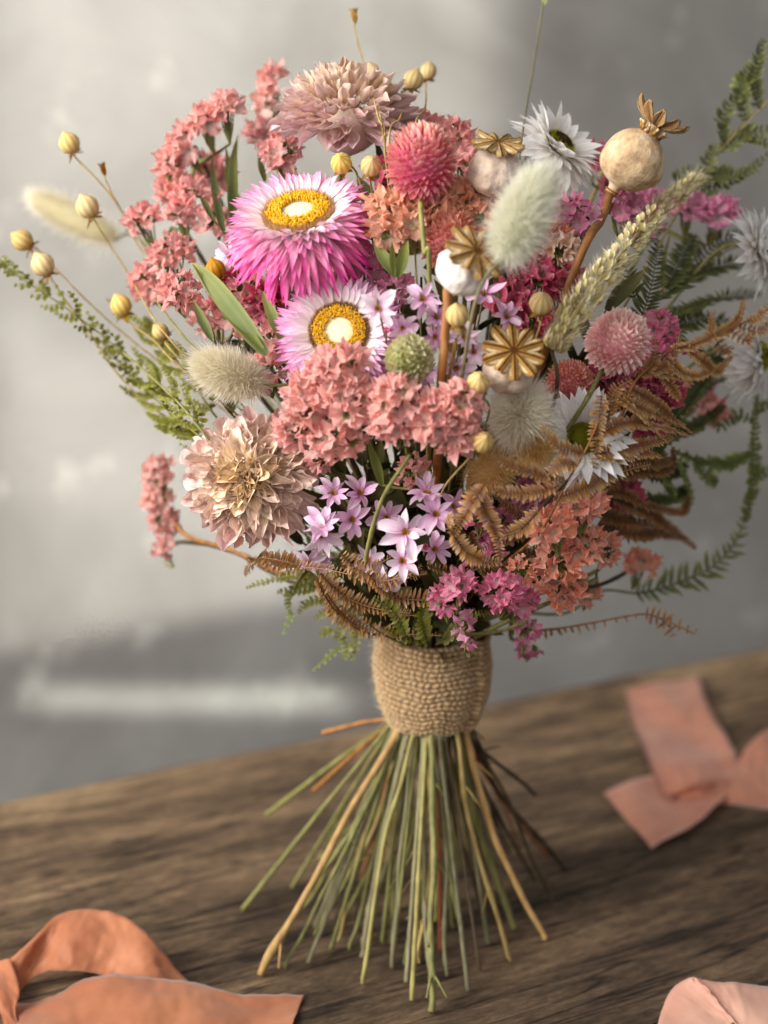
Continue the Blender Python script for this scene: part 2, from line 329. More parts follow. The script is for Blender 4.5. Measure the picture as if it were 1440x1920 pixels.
WM = {}
def thing(name, label, cat, loc, group=None):
    o = bpy.data.objects.new(name, None); COL.objects.link(o); o.location = loc; o.empty_display_size = 0.01
    o['label'] = label; o['category'] = cat
    if group: o['group'] = group
    WM[o] = Matrix.Translation(V(loc)); return o
def part(name, me, parent, mw=None, label=None):
    o = bpy.data.objects.new(name, me); COL.objects.link(o); o.parent = parent
    mw = WM[parent] if mw is None else mw
    o.matrix_basis = WM[parent].inverted() @ mw; WM[o] = mw
    if label: o['label'] = label
    return o
def wpart(name, mb, mat, parent, smooth=True, label=None):
    """mesh given in world coordinates"""
    inv = WM[parent].inverted(); me_ = MB(); me_.f = mb.f; me_.c = mb.c; me_.v = [tuple(inv @ V(p)) for p in mb.v]
    return part(name, me_.mesh(name, mat, smooth), parent, None, label)

# ------------------------------------------------------------------ setting
def plain(name, mat, rows_or_mb, kind='structure', smooth=False):
    o = bpy.data.objects.new(name, rows_or_mb.mesh(name, mat, smooth)); COL.objects.link(o)
    if kind: o['kind'] = kind
    return o
def wall_mat():
    m = bpy.data.materials.new('plaster'); m.use_nodes = True; nt = m.node_tree; L = nt.links.new
    pb = nt.nodes['Principled BSDF']; pb.inputs['Roughness'].default_value = 0.8
    tc = nn(nt, 'ShaderNodeTexCoord'); mp = nn(nt, 'ShaderNodeMapping'); mp.inputs['Scale'].default_value = (1, 1, 0.9); L(tc.outputs['Object'], mp.inputs[0])
    n1 = nn(nt, 'ShaderNodeTexNoise'); n1.inputs['Scale'].default_value = 5; n1.inputs['Detail'].default_value = 7; n1.inputs['Roughness'].default_value = 0.55; n1.inputs['Distortion'].default_value = 0.6; L(mp.outputs[0], n1.inputs['Vector'])
    r = nn(nt, 'ShaderNodeValToRGB'); cr = r.color_ramp; cr.elements[0].position = 0.32; cr.elements[0].color = hx('86827c'); cr.elements[1].position = 0.68; cr.elements[1].color = hx('a6a39d'); L(n1.outputs[0], r.inputs[0])
    n2 = nn(nt, 'ShaderNodeTexNoise'); n2.inputs['Scale'].default_value = 16; n2.inputs['Detail'].default_value = 3; L(mp.outputs[0], n2.inputs['Vector'])
    sp = nn(nt, 'ShaderNodeValToRGB'); sp.color_ramp.elements[0].position = 0.60; sp.color_ramp.elements[1].position = 0.74; L(n2.outputs[0], sp.inputs[0])
    mx = nn(nt, 'ShaderNodeMix', data_type='RGBA'); L(mathn(nt, 'MULTIPLY', sp.outputs[0], 0.45), mx.inputs[0]); L(r.outputs[0], mx.inputs[6]); mx.inputs[7].default_value = hx('d0cdc4')
    L(mx.outputs[2], pb.inputs['Base Color'])
    bp = nn(nt, 'ShaderNodeBump'); bp.inputs['Strength'].default_value = 0.35; bp.inputs['Distance'].default_value = 0.01; L(n1.outputs[0], bp.inputs['Height']); L(bp.outputs[0], pb.inputs['Normal'])
    return m
def wood_mat():
    m = bpy.data.materials.new('weathered_oak'); m.use_nodes = True; nt = m.node_tree; L = nt.links.new
    pb = nt.nodes['Principled BSDF']; pb.inputs['Roughness'].default_value = 0.72; pb.inputs['Specular IOR Level'].default_value = 0.25
    tc = nn(nt, 'ShaderNodeTexCoord')
    def nz(scale, sc, det=6, dist=0.0, ro=0.6):
        mp = nn(nt, 'ShaderNodeMapping'); mp.inputs['Scale'].default_value = scale; L(tc.outputs['Object'], mp.inputs[0])
        n = nn(nt, 'ShaderNodeTexNoise'); n.inputs['Scale'].default_value = sc; n.inputs['Detail'].default_value = det; n.inputs['Distortion'].default_value = dist; n.inputs['Roughness'].default_value = ro
        L(mp.outputs[0], n.inputs['Vector']); return n.outputs[0]
    big = nz((0.8, 3.6, 1), 5.5, 6, 0.15); fine = nz((0.30, 1, 1), 300, 8, 0.0, 0.8); mid = nz((0.30, 1, 1), 70, 10, 0.0, 0.82)
    v = mathn(nt, 'ADD', mathn(nt, 'MULTIPLY', big, 0.40), mathn(nt, 'ADD', mathn(nt, 'MULTIPLY', mid, 0.40), mathn(nt, 'MULTIPLY', fine, 0.27)))
    ck = nz((0.07, 1, 1), 34, 3, 0.4); ckd = mathn(nt, 'MULTIPLY', mathn(nt, 'SUBTRACT', 1.0, mathn(nt, 'MINIMUM', mathn(nt, 'MULTIPLY', mathn(nt, 'ABSOLUTE', mathn(nt, 'SUBTRACT', ck, 0.5)), 60.0), 1.0)), 0.10)
    v = mathn(nt, 'SUBTRACT', v, ckd)
    r = nn(nt, 'ShaderNodeValToRGB'); cr = r.color_ramp
    cr.elements[0].position = 0.40; cr.elements[0].color = hx('241b14'); cr.elements[1].position = 0.66; cr.elements[1].color = hx('b69a76')
    for p_, c_ in ((0.47, '463829'), (0.53, '685441'), (0.59, '8a7156')):
        e = cr.elements.new(p_); e.color = hx(c_)
    # the strip along the back edge is paler: position across the board
    sx = nn(nt, 'ShaderNodeSeparateXYZ'); L(tc.outputs['Object'], sx.inputs[0])
    band = nn(nt, 'ShaderNodeMapRange'); L(sx.outputs[1], band.inputs[0]); band.inputs[1].default_value = -0.30; band.inputs[2].default_value = -0.02
    band.inputs[3].default_value = -0.02; band.inputs[4].default_value = 0.05
    L(mathn(nt, 'ADD', v, band.outputs[0]), r.inputs[0])
    L(r.outputs[0], pb.inputs['Base Color'])
    bp = nn(nt, 'ShaderNodeBump'); bp.inputs['Strength'].default_value = 0.8; bp.inputs['Distance'].default_value = 0.0035; L(mathn(nt, 'SUBTRACT', mathn(nt, 'ADD', mid, fine), mathn(nt, 'MULTIPLY', ckd, 5.0)), bp.inputs['Height']); L(bp.outputs[0], pb.inputs['Normal'])
    return m
mb = MB(); wc = WALL0
rows = []
for i in range(2):
    rows.append([mb.add(V((-1.6 + 3.6 * j, 0.0, -0.8 + 2.6 * i))) for j in range(2)])
mb.grid(rows)
rows = []
for i in range(2):
    rows.append([mb.add(V((-1.6 + 3.6 * j, 0.05, -0.8 + 2.6 * i))) for j in range(2)])
mb.grid(rows)
wall = plain('wall', wall_mat(), mb, None)
wall['label'] = 'mottled grey plaster wall with soft window light behind the bouquet'; wall['category'] = 'wall'
wall.matrix_world = Matrix.Translation(wc) @ Matrix.Rotation(YAW, 4, 'Z')
# table: one thick weathered board, its back edge uneven
mb = MB(); rows = []
xs = [-1.1 + 2.6 * i / 120 for i in range(121)]
def edge_y(x): return 0.004 * noise.noise(V((x * 4, 0, 0))) + 0.0018 * noise.noise(V((x * 22, 3, 0)))
prof = [(-1.2, 0, 0), (-0.6, 0, 0), (-0.3, 0, 0), (-0.1, 0, 0), (-0.012, 0, 1), (-0.004, -0.002, 1), (0.0, -0.007, 1), (0.0, -0.05, 1), (-0.01, -0.055, 1), (-1.2, -0.055, 0)]
for (yy, zz, k) in prof:
    rows.append([mb.add(V((x, yy + (edge_y(x) if k else 0), zz))) for x in xs])
mb.grid(rows)
table = plain('wooden_table', wood_mat(), mb, None, True)
table['label'] = 'weathered brown wooden table top with rough grain under the bouquet'; table['category'] = 'table'
table.matrix_world = Matrix.Translation(EL) @ Matrix.Rotation(YAW, 4, 'Z')

# ------------------------------------------------------------------ burlap binding
AX = V((P(806, 1280, 0).x, 0, 0))
ZT = P(806, 1212, -0.034).z; ZB = P(790, 1384, -0.026).z
def braid_mat():
    m = bpy.data.materials.new('jute'); m.use_nodes = True; nt = m.node_tree; L = nt.links.new
    pb = nt.nodes['Principled BSDF']; pb.inputs['Roughness'].default_value = 0.85; pb.inputs['Specular IOR Level'].default_value = 0.1
    at = nn(nt, 'ShaderNodeAttribute', attribute_name='Col'); sp = nn(nt, 'ShaderNodeSeparateColor'); L(at.outputs[0], sp.inputs[0])
    tc = nn(nt, 'ShaderNodeTexCoord'); no = nn(nt, 'ShaderNodeTexNoise'); no.inputs['Scale'].default_value = 900; no.inputs['Detail'].default_value = 4; L(tc.outputs['Object'], no.inputs['Vector'])
    v = mathn(nt, 'ADD', mathn(nt, 'MULTIPLY', sp.outputs[0], 0.8), mathn(nt, 'MULTIPLY', mathn(nt, 'SUBTRACT', no.outputs[0], 0.5), 0.6))
    r = nn(nt, 'ShaderNodeValToRGB'); cr = r.color_ramp; cr.elements[0].color = hx('4c3a28'); cr.elements[1].color = hx('c8ac84'); cr.elements[1].position = 0.8; L(v, r.inputs[0])
    e = cr.elements.new(0.35); e.color = hx('987a5a')
    L(r.outputs[0], pb.inputs['Base Color'])
    bp = nn(nt, 'ShaderNodeBump'); bp.inputs['Strength'].default_value = 0.7; bp.inputs['Distance'].default_value = 0.0008; L(no.outputs[0], bp.inputs['Height']); L(bp.outputs[0], pb.inputs['Normal'])
    return m
M['jute'] = braid_mat()
def binding():
    root = thing('jute_binding', 'braided natural jute band wrapped round the bouquet stems', 'jute wrap', AX + V((0, 0, ZB)))
    mb = MB(); NA, NZ = 620, 130; rows = []; H = ZT - ZB
    for i in range(NZ + 1):
        v = i / NZ; row = []
        base = 0.0222 + 0.0086 * (1 - (1 - min(1, v * 1.7)) ** 2.0) - 0.0012 * sin(pi * min(1, max(0, (v - 0.6) / 0.4)))
        for j in range(NA):
            a = 2 * pi * j / NA
            # spiral overlap: the outer end of the band sits on the right
            sw = 1 - (((a / (2 * pi)) + 0.10) % 1.0)
            r = base + 0.0042 * sw ** 3 + 0.0008 * noise.noise(V((cos(a) * 2, sin(a) * 2, v * 9)))
            q = v * 9 + 1.0 * a / (2 * pi) + 0.25 * noise.noise(V((cos(a) * 2, sin(a) * 2, v * 3)))            # braided rows, wound as one helix
            fr = q % 1.0; k = int(q); side = 1 if fr > 0.5 else -1
            f2 = (fr % 0.5) * 2
            s = a * 50 + side * f2 * 2.6 + k * 2.1 + 4.0 * noise.noise(V((a * 5, v * 7, 1)))
            bump = abs(sin(pi * f2)) ** 0.6 * (0.35 + 0.65 * abs(cos(s * 0.5 * 1.0)) ** 0.7)
            r += 0.0021 * bump + 0.0006 * noise.noise(V((cos(a) * 3, sin(a) * 3, v * 4)))
            z = ZB + H * v + 0.0030 * sin(a * 2 + 1) * v + 0.0022 * noise.noise(V((a * 2, v, 5)))
            row.append(mb.add(AX + V((r * cos(a), r * sin(a), z)), (bump, 0.5, 0.5)))
        rows.append(row)
    top = rows[-1]; inner = []
    for dr, dz in ((-0.0015, 0.0012), (-0.004, -0.001), (-0.0045, -0.03)):
        inner.append([mb.add(V(mb.v[top[j]]) + V((dr * cos(2 * pi * j / NA), dr * sin(2 * pi * j / NA), dz)), (0.4, 0.5, 0.5)) for j in range(NA)])
    mb.grid(rows + inner, True)
    bot = rows[0]; rr = [[mb.add(V(mb.v[bot[j]]) + V((-0.004 * cos(2 * pi * j / NA), -0.004 * sin(2 * pi * j / NA), 0.004)), (0.2, 0.5, 0.5)) for j in range(NA)], bot]
    mb.grid(rr, True)
    wpart('braided_band', mb, M['jute'], root)
    mb = MB()
    for i in range(2600):
        a = random.uniform(0, 2 * pi); v = random.random(); r = 0.0235 + 0.0085 * (1 - (1 - min(1, v * 1.7)) ** 2)
        p = AX + V((r * cos(a), r * sin(a), ZB + H * v)); d = V((cos(a), sin(a), 0)) * random.uniform(0.2, 0.8) + V((random.uniform(-1, 1), random.uniform(-1, 1), random.uniform(-1, 1)))
        hair(mb, p, d, random.uniform(0.003, 0.008), 0.00013, t0=0.6)
    wpart('loose_fibres', mb, M['bristle'], root)
binding()

# ------------------------------------------------------------------ stems
# foot of each stem: (px, py, y or None = on the table, radius mm, material)
FEET = [(488, 1828, None, 2.3, 'st_tan'), (455, 1705, None, 1.5, 'st_olive'), (500, 1527, 0.075, 1.5, 'st_green'), (588, 1482, 0.05, 1.4, 'st_brown'), (605, 1374, 0.03, 1.4, 'st_brown'),
        (515, 1770, None, 1.2, 'st_green'), (535, 1815, None, 1.3, 'st_olive'), (578, 1805, None, 1.4, 'st_grey'), (655, 1780, None, 1.3, 'st_olive'), (678, 1795, None, 1.4, 'st_grey'),
        (735, 1815, None, 1.4, 'st_grey'), (680, 1845, None, 1.3, 'st_yellow'), (762, 1842, None, 1.4, 'st_grey'), (772, 1876, None, 1.4, 'st_yellow'), (808, 1898, None, 2.0, 'st_olive'),
        (815, 1727, -0.055, 1.9, 'st_yellow'), (878, 1858, None, 1.5, 'st_grey'), (958, 1802, None, 1.5, 'st_straw'), (965, 1742, None, 1.2, 'st_olive'), (1022, 1762, None, 1.6, 'st_tan'),
        (1062, 1632, None, 1.3, 'st_dark'), (1024, 1604, None, 1.2, 'st_rust'), (1004, 1490, 0.06, 1.3, 'st_dark'), (902, 1702, None, 1.3, 'st_dark'), (932, 1655, None, 1.3, 'st_dark'),
        (985, 1722, None, 1.3, 'st_dark'), (705, 1705, None, 1.3, 'st_grey'), (742, 1648, None, 1.2, 'st_green'), (640, 1740, None, 1.3, 'st_green'), (826, 1782, None, 1.4, 'st_rust'),
        (600, 1610, None, 1.2, 'st_green'), (566, 1700, None, 1.2, 'st_olive'), (850, 1740, None, 1.2, 'st_green'), (790, 1690, None, 1.3, 'st_olive'), (680, 1660, None, 1.2, 'st_brown'),
        (860, 1620, None, 1.2, 'st_dark'), (955, 1600, None, 1.2, 'st_dark'), (1035, 1690, None, 1.1, 'st_dark'), (650, 1640, None, 1.2, 'st_olive'), (720, 1770, None, 1.2, 'st_green'),
        (915, 1770, None, 1.2, 'st_grey'), (620, 1780, None, 1.2, 'st_green'), (838, 1830, None, 1.2, 'st_grey'), (780, 1780, None, 1.2, 'st_dark'), (1000, 1650, None, 1.2, 'st_dark'),
        (700, 1600, None, 1.1, 'st_grey'), (760, 1600, None, 1.1, 'st_dark'), (820, 1560, None, 1.1, 'st_dark'), (890, 1560, None, 1.1, 'st_dark'), (870, 1790, None, 1.1, 'st_olive'),
        (630, 1560, None, 1.1, 'st_green'), (665, 1720, None, 1.0, 'st_dark'), (735, 1720, None, 1.2, 'st_olive'), (805, 1840, None, 1.1, 'st_grey'), (855, 1690, None, 1.1, 'st_yellow'), (900, 1820, None, 1.0, 'st_dark'), (925, 1730, None, 1.2, 'st_dark'), (950, 1560, None, 1.0, 'st_dark'), (975, 1580, None, 1.1, 'st_brown'), (780, 1640, None, 1.2, 'st_green'), (590, 1740, None, 1.0, 'st_grey'), (610, 1690, None, 1.0, 'st_dark')]
for q_ in range(30):
    a_ = random.uniform(0, 2 * pi); FEET.append((770 + 245 * cos(a_) * random.uniform(0.45, 1), 1690 + 150 * sin(a_) * random.uniform(0.45, 1), None, random.uniform(0.8, 1.15), random.choice(('st_olive', 'st_grey', 'st_straw', 'st_green', 'st_dark', 'st_yellow'))))
free = list(range(len(FEET)))
def take_foot(headx, want=None):
    if want is not None and want in free: free.remove(want); return want
    if not free: return None
    tx = 806 - (headx - 806) * 0.5
    b = min(free, key=lambda i: abs(FEET[i][0] - tx) + random.uniform(0, 60)); free.remove(b); return b
def neck_top(p):
    d = V((p.x - AX.x, p.y, 0)); d = d.normalized() if d.length > 1e-4 else V((0, -1, 0))
    return AX + d * random.uniform(0.010, 0.022) + V((0, 0, ZT - 0.004))
def make_stem(root_fn, head, back, r_head, foot=None, mat=None, via=None, r=None, auto=True, hx_=None):
    """path from a flower head through the binding to its cut end; returns (points, base, radius, material)"""
    f = None
    if foot != 'none':
        f = take_foot(hx_ if hx_ is not None else 806, foot if isinstance(foot, int) else None)
    nt_ = neck_top(head); dist = (head - nt_).length
    pts = [head] if via else [head, head + back * min(0.035, dist * 0.22)]
    if via: pts += via
    nt_up = nt_ + ((pts[-1] - nt_).normalized() * 0.03 + V((0, 0, 0.02)))
    pts += [nt_up, nt_]
    if f is None:
        pts.append(V((AX.x + (nt_.x - AX.x) * 0.6, nt_.y * 0.6, ZB + 0.015)))
        return pts, pts[-1], (r or 0.0009), (mat or 'st_green')
    fx, fy, yy, rm, fm = FEET[f]
    fp = G(fx, fy, 0.0015) if yy is None else P(fx, fy, yy)
    d = V((fp.x - AX.x, fp.y, 0)); d.normalize(); rad = min(0.0205, (V((fp.x - AX.x, fp.y, 0))).length * 0.32)
    nb = AX + d * rad + V((0, 0, ZB + 0.004)); mid = nb.lerp(fp, random.uniform(0.4, 0.6)) + V((random.uniform(-1, 1), random.uniform(-1, 1), 0)) * (0.006 if rm < 2.2 else 0.001) + d * (-0.004 if rm < 2.2 else 0)
    pts += [AX + (d * rad * 0.9) + V((0, 0, ZB + 0.022)), nb, mid, fp]
    return pts, fp, rm / 1000 * 0.9, fm
def stem_part(root, pts, r_head, r_foot, mat, n=7, parts=True, top_mat=None):
    pp = catmull(pts, 16); sd_ = random.uniform(0, 99)
    if len(pts) > 5: pp = [q + noise.noise_vector(V((i * 0.125, sd_, 1))) * (0.0022 if q.z < ZB else 0.0005) for i, q in enumerate(pp[:-1])] + [pp[-1]]
    mb = MB(); N = len(pp)
    nd = sorted(random.uniform(0.70, 0.98) for _ in range(3)) if len(pts) > 6 else ()
    tube(mb, pp, r_head, r_foot, n, wob=0.22, nodes=nd)
    for t_ in nd:      # leaf scars and snapped side twigs
        q = pp[int(t_ * (N - 1))]; dd = (pp[min(int(t_ * (N - 1)) + 1, N - 1)] - q); dd = dd.normalized() if dd.length > 0 else V((0, 0, -1))
        side = dd.orthogonal().normalized(); side = Matrix.Rotation(random.uniform(0, 6.28), 3, dd) @ side; L2 = random.choice((0.003, 0.004, 0.012))
        if q.z > 0.015: tube(mb, [q, q + (side * 0.6 + dd * 0.8) * L2 * 0.5, q + (side * 0.8 + dd * 1.2) * L2], r_foot * 0.55, r_foot * 0.35, 5)
    o = wpart('stem', mb, M[mat], root)
    if top_mat: # the upper stalk has its own colour: second material slot above the binding
        o.data.materials.append(M[top_mat]); zc = ZT - 0.01 - WM[root].translation.z
        for pl in o.data.polygons:
            if pl.center.z > zc: pl.material_index = 1
    return o

# ------------------------------------------------------------------ flowers
CACHE = {}
def strawflower_meshes(key, mat):
    if key in CACHE: return CACHE[key]
    rs = random.Random(len(key) * 7 + 3); mb = MB(); LY = 14
    for l in range(LY):
        f = l / (LY - 1); n = 30 + int(f * 8)
        for i in range(n):
            a = 2 * pi * (i + 0.5 * (l % 2)) / n + rs.uniform(-0.07, 0.07)
            el = 0.46 - 1.15 * f + rs.uniform(-0.12, 0.12)
            L_ = (0.29 + 0.46 * f ** 0.75 - 0.06 * f * f) * rs.uniform(0.88, 1.12)
            rb = 0.44 - 0.05 * f; zb = 0.02 - 0.16 * f
            d = V((cos(a), sin(a), 0))
            m = frame(d * rb + V((0, 0, zb)), d * cos(el) + V((0, 0, sin(el))), V((0, 0, 1)) * cos(el) - d * sin(el))
            petal(mb, m, L_, 0.098 * rs.uniform(0.85, 1.2), 6, 0.0, rs.uniform(-0.35, 0.35), 0.55, prof_lance, (0.02 + 0.16 * f, 0.5 + 0.5 * f ** 0.7), rs.random(), 0.025, rs.uniform(0, 99), 1, twist=rs.uniform(-0.35, 0.35))
    pet = mb.mesh('petals', mat)
    mb = MB()                                  # cream floret field
    lathe(mb, [(0.001, 0.075), (0.08, 0.078), (0.16, 0.07), (0.22, 0.055), (0.3, 0.03), (0.40, 0.0), (0.42, -0.1)], 40, lambda r, z, a, t: (r, z, 1 - t))
    for i in range(260):
        r = 0.235 * sqrt((i + 0.5) / 260); a = i * 2.4
        p = V((r * cos(a), r * sin(a), 0.066 + 0.01 * (1 - r / 0.235)))
        petal(mb, frame(p, V((cos(a) * 0.3, sin(a) * 0.3, 1)), V((cos(a), sin(a), 0))), 0.02, 0.014, 1, 0, 0, 0.4, prof_tri, (0.4, 1), rs.random())
    cen = mb.mesh('disc_centre', M['core_cream'])
    mb = MB()
    for i in range(1500):
        r = sqrt(rs.uniform(0.20 ** 2, 0.375 ** 2)); a = rs.uniform(0, 2 * pi)
        p = V((r * cos(a), r * sin(a), 0.045 - 0.05 * (r - 0.2))); d = V((cos(a) * rs.uniform(-0.2, 0.5), sin(a) * rs.uniform(-0.2, 0.5), 1))
        hh = rs.uniform(0.05, 0.085)
        tube(mb, [p, p + d.normalized() * hh * 0.75, p + d.normalized() * hh], 0.006, 0.0085, 4, rs.random(), True)
        for q in range(len(mb.c) - 14, len(mb.c)): pass
    sta = mb.mesh('stamen_ring', M['stamen'])
    mb = MB()
    for i in range(1500):
        a = rs.uniform(0, 2 * pi); r = rs.uniform(0.38, 0.44)
        p = V((r * cos(a), r * sin(a), -0.08)); d = V((cos(a) * 0.12, sin(a) * 0.12, 1))
        hair(mb, p, d, rs.uniform(0.17, 0.22), 0.013, rnd=rs.random(), t0=0.2)
    rim = mb.mesh('bristle_rim', M['rim'])
    CACHE[key] = (pet, cen, sta, rim); return CACHE[key]
def strawflower(px, py, R, n, dy, label, mkey='straw', foot=None, roll=0.0, flat=1.0):
    c = Q(px, py, dy); s = px2m(R, c); n = n.normalized()
    pts, base, rf, fm = make_stem(None, c - n * s * 0.25, -n, 0.0015, foot, hx_=px)
    root = thing('strawflower', label, 'strawflower', base, 'pink strawflowers in the bouquet')
    mw = zframe(c, n, roll) @ Matrix.Diagonal((s, s, s * flat, 1))
    sm_ = strawflower_meshes(mkey, M[mkey]); part('petals', sm_[0], root, mw); dc = part('disc_centre', sm_[1], root, mw)
    part('stamen_ring', sm_[2], dc, mw); part('bristle_rim', sm_[3], dc, mw)
    mb = MB(); lathe(mb, [(0.40, -0.08), (0.36, -0.2), (0.2, -0.3), (0.05, -0.34), (0.01, -0.36)], 20)
    part('receptacle', mb.mesh('receptacle', M['calyx']), root, mw)
    stem_part(root, pts, 0.0014, rf, fm)

def white_flower(px, py, R, n, dy, label, dark=True, foot=None, roll=0.0, droop=0.0, foot_none=False):
    key = ('white', dark, round(droop, 1)); rs = random.Random(int(px))
    if key not in CACHE:
        mb = MB()
        for l in range(5):
            f = l / 4; n_ = 20
            for i in range(n_):
                a = 2 * pi * (i + 0.37 * l) / n_ + rs.uniform(-0.08, 0.08); el = 0.62 - 0.95 * f - droop + rs.uniform(-0.13, 0.13)
                d = V((cos(a), sin(a), 0)); L_ = (0.62 + 0.16 * f) * rs.uniform(0.82, 1.12)
                m = frame(d * 0.27 + V((0, 0, -0.03 * l)), d * cos(el) + V((0, 0, sin(el))), V((0, 0, 1)) * cos(el) - d * sin(el))
                petal(mb, m, L_, 0.21 * rs.uniform(0.8, 1.15), 6, 0, rs.uniform(-0.5, 0.25), 0.35, prof_lance, (0, 1), rs.random(), 0.04, rs.uniform(0, 99), 1, twist=rs.uniform(-0.4, 0.4))
        pet = mb.mesh('petals', M['white'])
        mb = MB(); lathe(mb, [(0.001, 0.17), (0.1, 0.16), (0.18, 0.12), (0.24, 0.06), (0.27, -0.03), (0.1, -0.15)], 32, lambda r, z, a, t: (r, z, 0.2))
        for i in range(420):
            p = sphere_pt(i, 420, 0.15, 1); q = V((p.x * 0.26, p.y * 0.26, p.z * 0.185 - 0.005))
            petal(mb, frame(q, p + V((0, 0, 0.6)), V((p.x, p.y, 0.01))), 0.05, 0.032, 2, 0, 0, 0.5, prof_tri, (0.1, 1), rs.random())
        cen = mb.mesh('disc', M['core_dark'] if dark else M['core_moss'])
        mb = MB()
        for i in range(420):
            a = rs.uniform(0, 2 * pi); r = rs.uniform(0.19, 0.29); p = V((r * cos(a), r * sin(a), -0.03)); hair(mb, p + V((0, 0, max(0, (0.29 - r) * 1.3))), V((cos(a) * 0.35, sin(a) * 0.35, 1)), rs.uniform(0.08, 0.13), 0.022, rnd=rs.random())
        CACHE[key] = (pet, cen, mb.mesh('disc_rim', M['rim_yg']))
    c = Q(px, py, dy); s = px2m(R, c); n = n.normalized()
    pts, base, rf, fm = make_stem(None, c - n * s * 0.15, -n, 0.001, 'none' if foot_none else foot, hx_=px)
    root = thing('white_everlasting', label, 'everlasting flower', base, 'white papery everlasting flowers')
    mw = zframe(c, n, roll) @ Matrix.Scale(s, 4)
    part('petals', CACHE[key][0], root, mw); dc = part('disc', CACHE[key][1], root, mw); part('disc_rim', CACHE[key][2], dc, mw)
    stem_part(root, pts, 0.0010, rf, fm)

def dahlia(px, py, R, n, dy, label, mkey, foot, lo, hi, roll=0.0, NP=120, pointy=False, seed=1, zs=1.0):
    rs = random.Random(seed); mb = MB()
    for i in range(NP):
        f = (i + 0.5) / NP; a = i * 2.39996 + rs.uniform(-0.12, 0.12); d = V((cos(a), sin(a), 0))
        if pointy:      # short cupped petals in ranks on a broad dome, tips curling upward
            th = 1.95 * f ** 0.62; el = pi / 2 - th + rs.uniform(-0.1, 0.1) - 0.15
            rb = 0.50 * sin(min(th, 1.75)); zb = 0.10 + 0.34 * cos(th); L_ = (0.30 + 0.20 * f) * rs.uniform(0.85, 1.15)
            bend = rs.uniform(0.2, 0.9); wd = (0.14 + 0.08 * f) * rs.uniform(0.85, 1.2); pr = prof_lance if i % 3 else prof_wide; crk = rs.uniform(0.08, 0.2); cu = rs.uniform(0.5, 1.3); tw = rs.uniform(-0.5, 0.5)
        else:           # ruffled, blunt, wrinkled
            el = hi + (lo - hi) * f ** 0.60 + rs.uniform(-0.2, 0.2)
            rb = 0.04 + 0.46 * f ** 0.9; zb = 0.10 - 0.34 * f; L_ = (0.28 + 0.17 * f) * rs.uniform(0.8, 1.2)
            bend = rs.uniform(-0.9, 1.1); wd = (0.12 + 0.12 * f ** 0.6) * rs.uniform(0.8, 1.4); pr = prof_oval if i % 2 else prof_wide; crk = rs.uniform(0.2, 0.42); cu = rs.uniform(0.4, 1.9); tw = rs.uniform(-1.3, 1.3)
        m = frame(d * rb + V((0, 0, zb)), d * cos(el) + V((0, 0, sin(el))), V((0, 0, 1)) * cos(el) - d * sin(el))
        petal(mb, m, L_, wd, 9, 0, bend, cu, pr, (0.02 + 0.35 * f, 0.12 + 0.88 * f ** 0.9), rs.random(), crk, rs.uniform(0, 99), 3, twist=tw)
    pet = mb.mesh('petals', M[mkey])
    mb = MB()
    for i in range(60):
        r = 0.10 * sqrt(rs.random()); a = rs.uniform(0, 2 * pi); p = V((r * cos(a), r * sin(a), 0.1))
        petal(mb, frame(p, V((cos(a) * 0.5, sin(a) * 0.5, 1)), V((-cos(a), -sin(a), 0.4))), rs.uniform(0.12, 0.28), 0.05, 4, 0, rs.uniform(-0.3, 1.0), 0.9, prof_lance, (0.0, 0.25), rs.random(), 0.1, rs.uniform(0, 99))
    cen = mb.mesh('heart', M[mkey])
    c = Q(px, py, dy); s = px2m(R, c); n = n.normalized()
    pts, base, rf, fm = make_stem(None, c - n * s * 0.3, -n, 0.002, foot, hx_=px)
    root = thing('dried_dahlia', label, 'dahlia', base, 'dried dahlias in the bouquet'); mw = zframe(c, n, roll) @ Matrix.Diagonal((s, s, s * zs, 1))
    part('petals', pet, root, mw); part('heart', cen, root, mw)
    mb = MB(); zt_ = 0.24 if pointy else 0.02; lathe(mb, [(0.02, zt_), (0.24, zt_ - 0.06), (0.37, -0.04), (0.36, -0.2), (0.24, -0.30), (0.03, -0.4)], 16); part('receptacle', mb.mesh('receptacle', M[mkey]), root, mw)
    stem_part(root, pts, 0.0018, rf, fm)

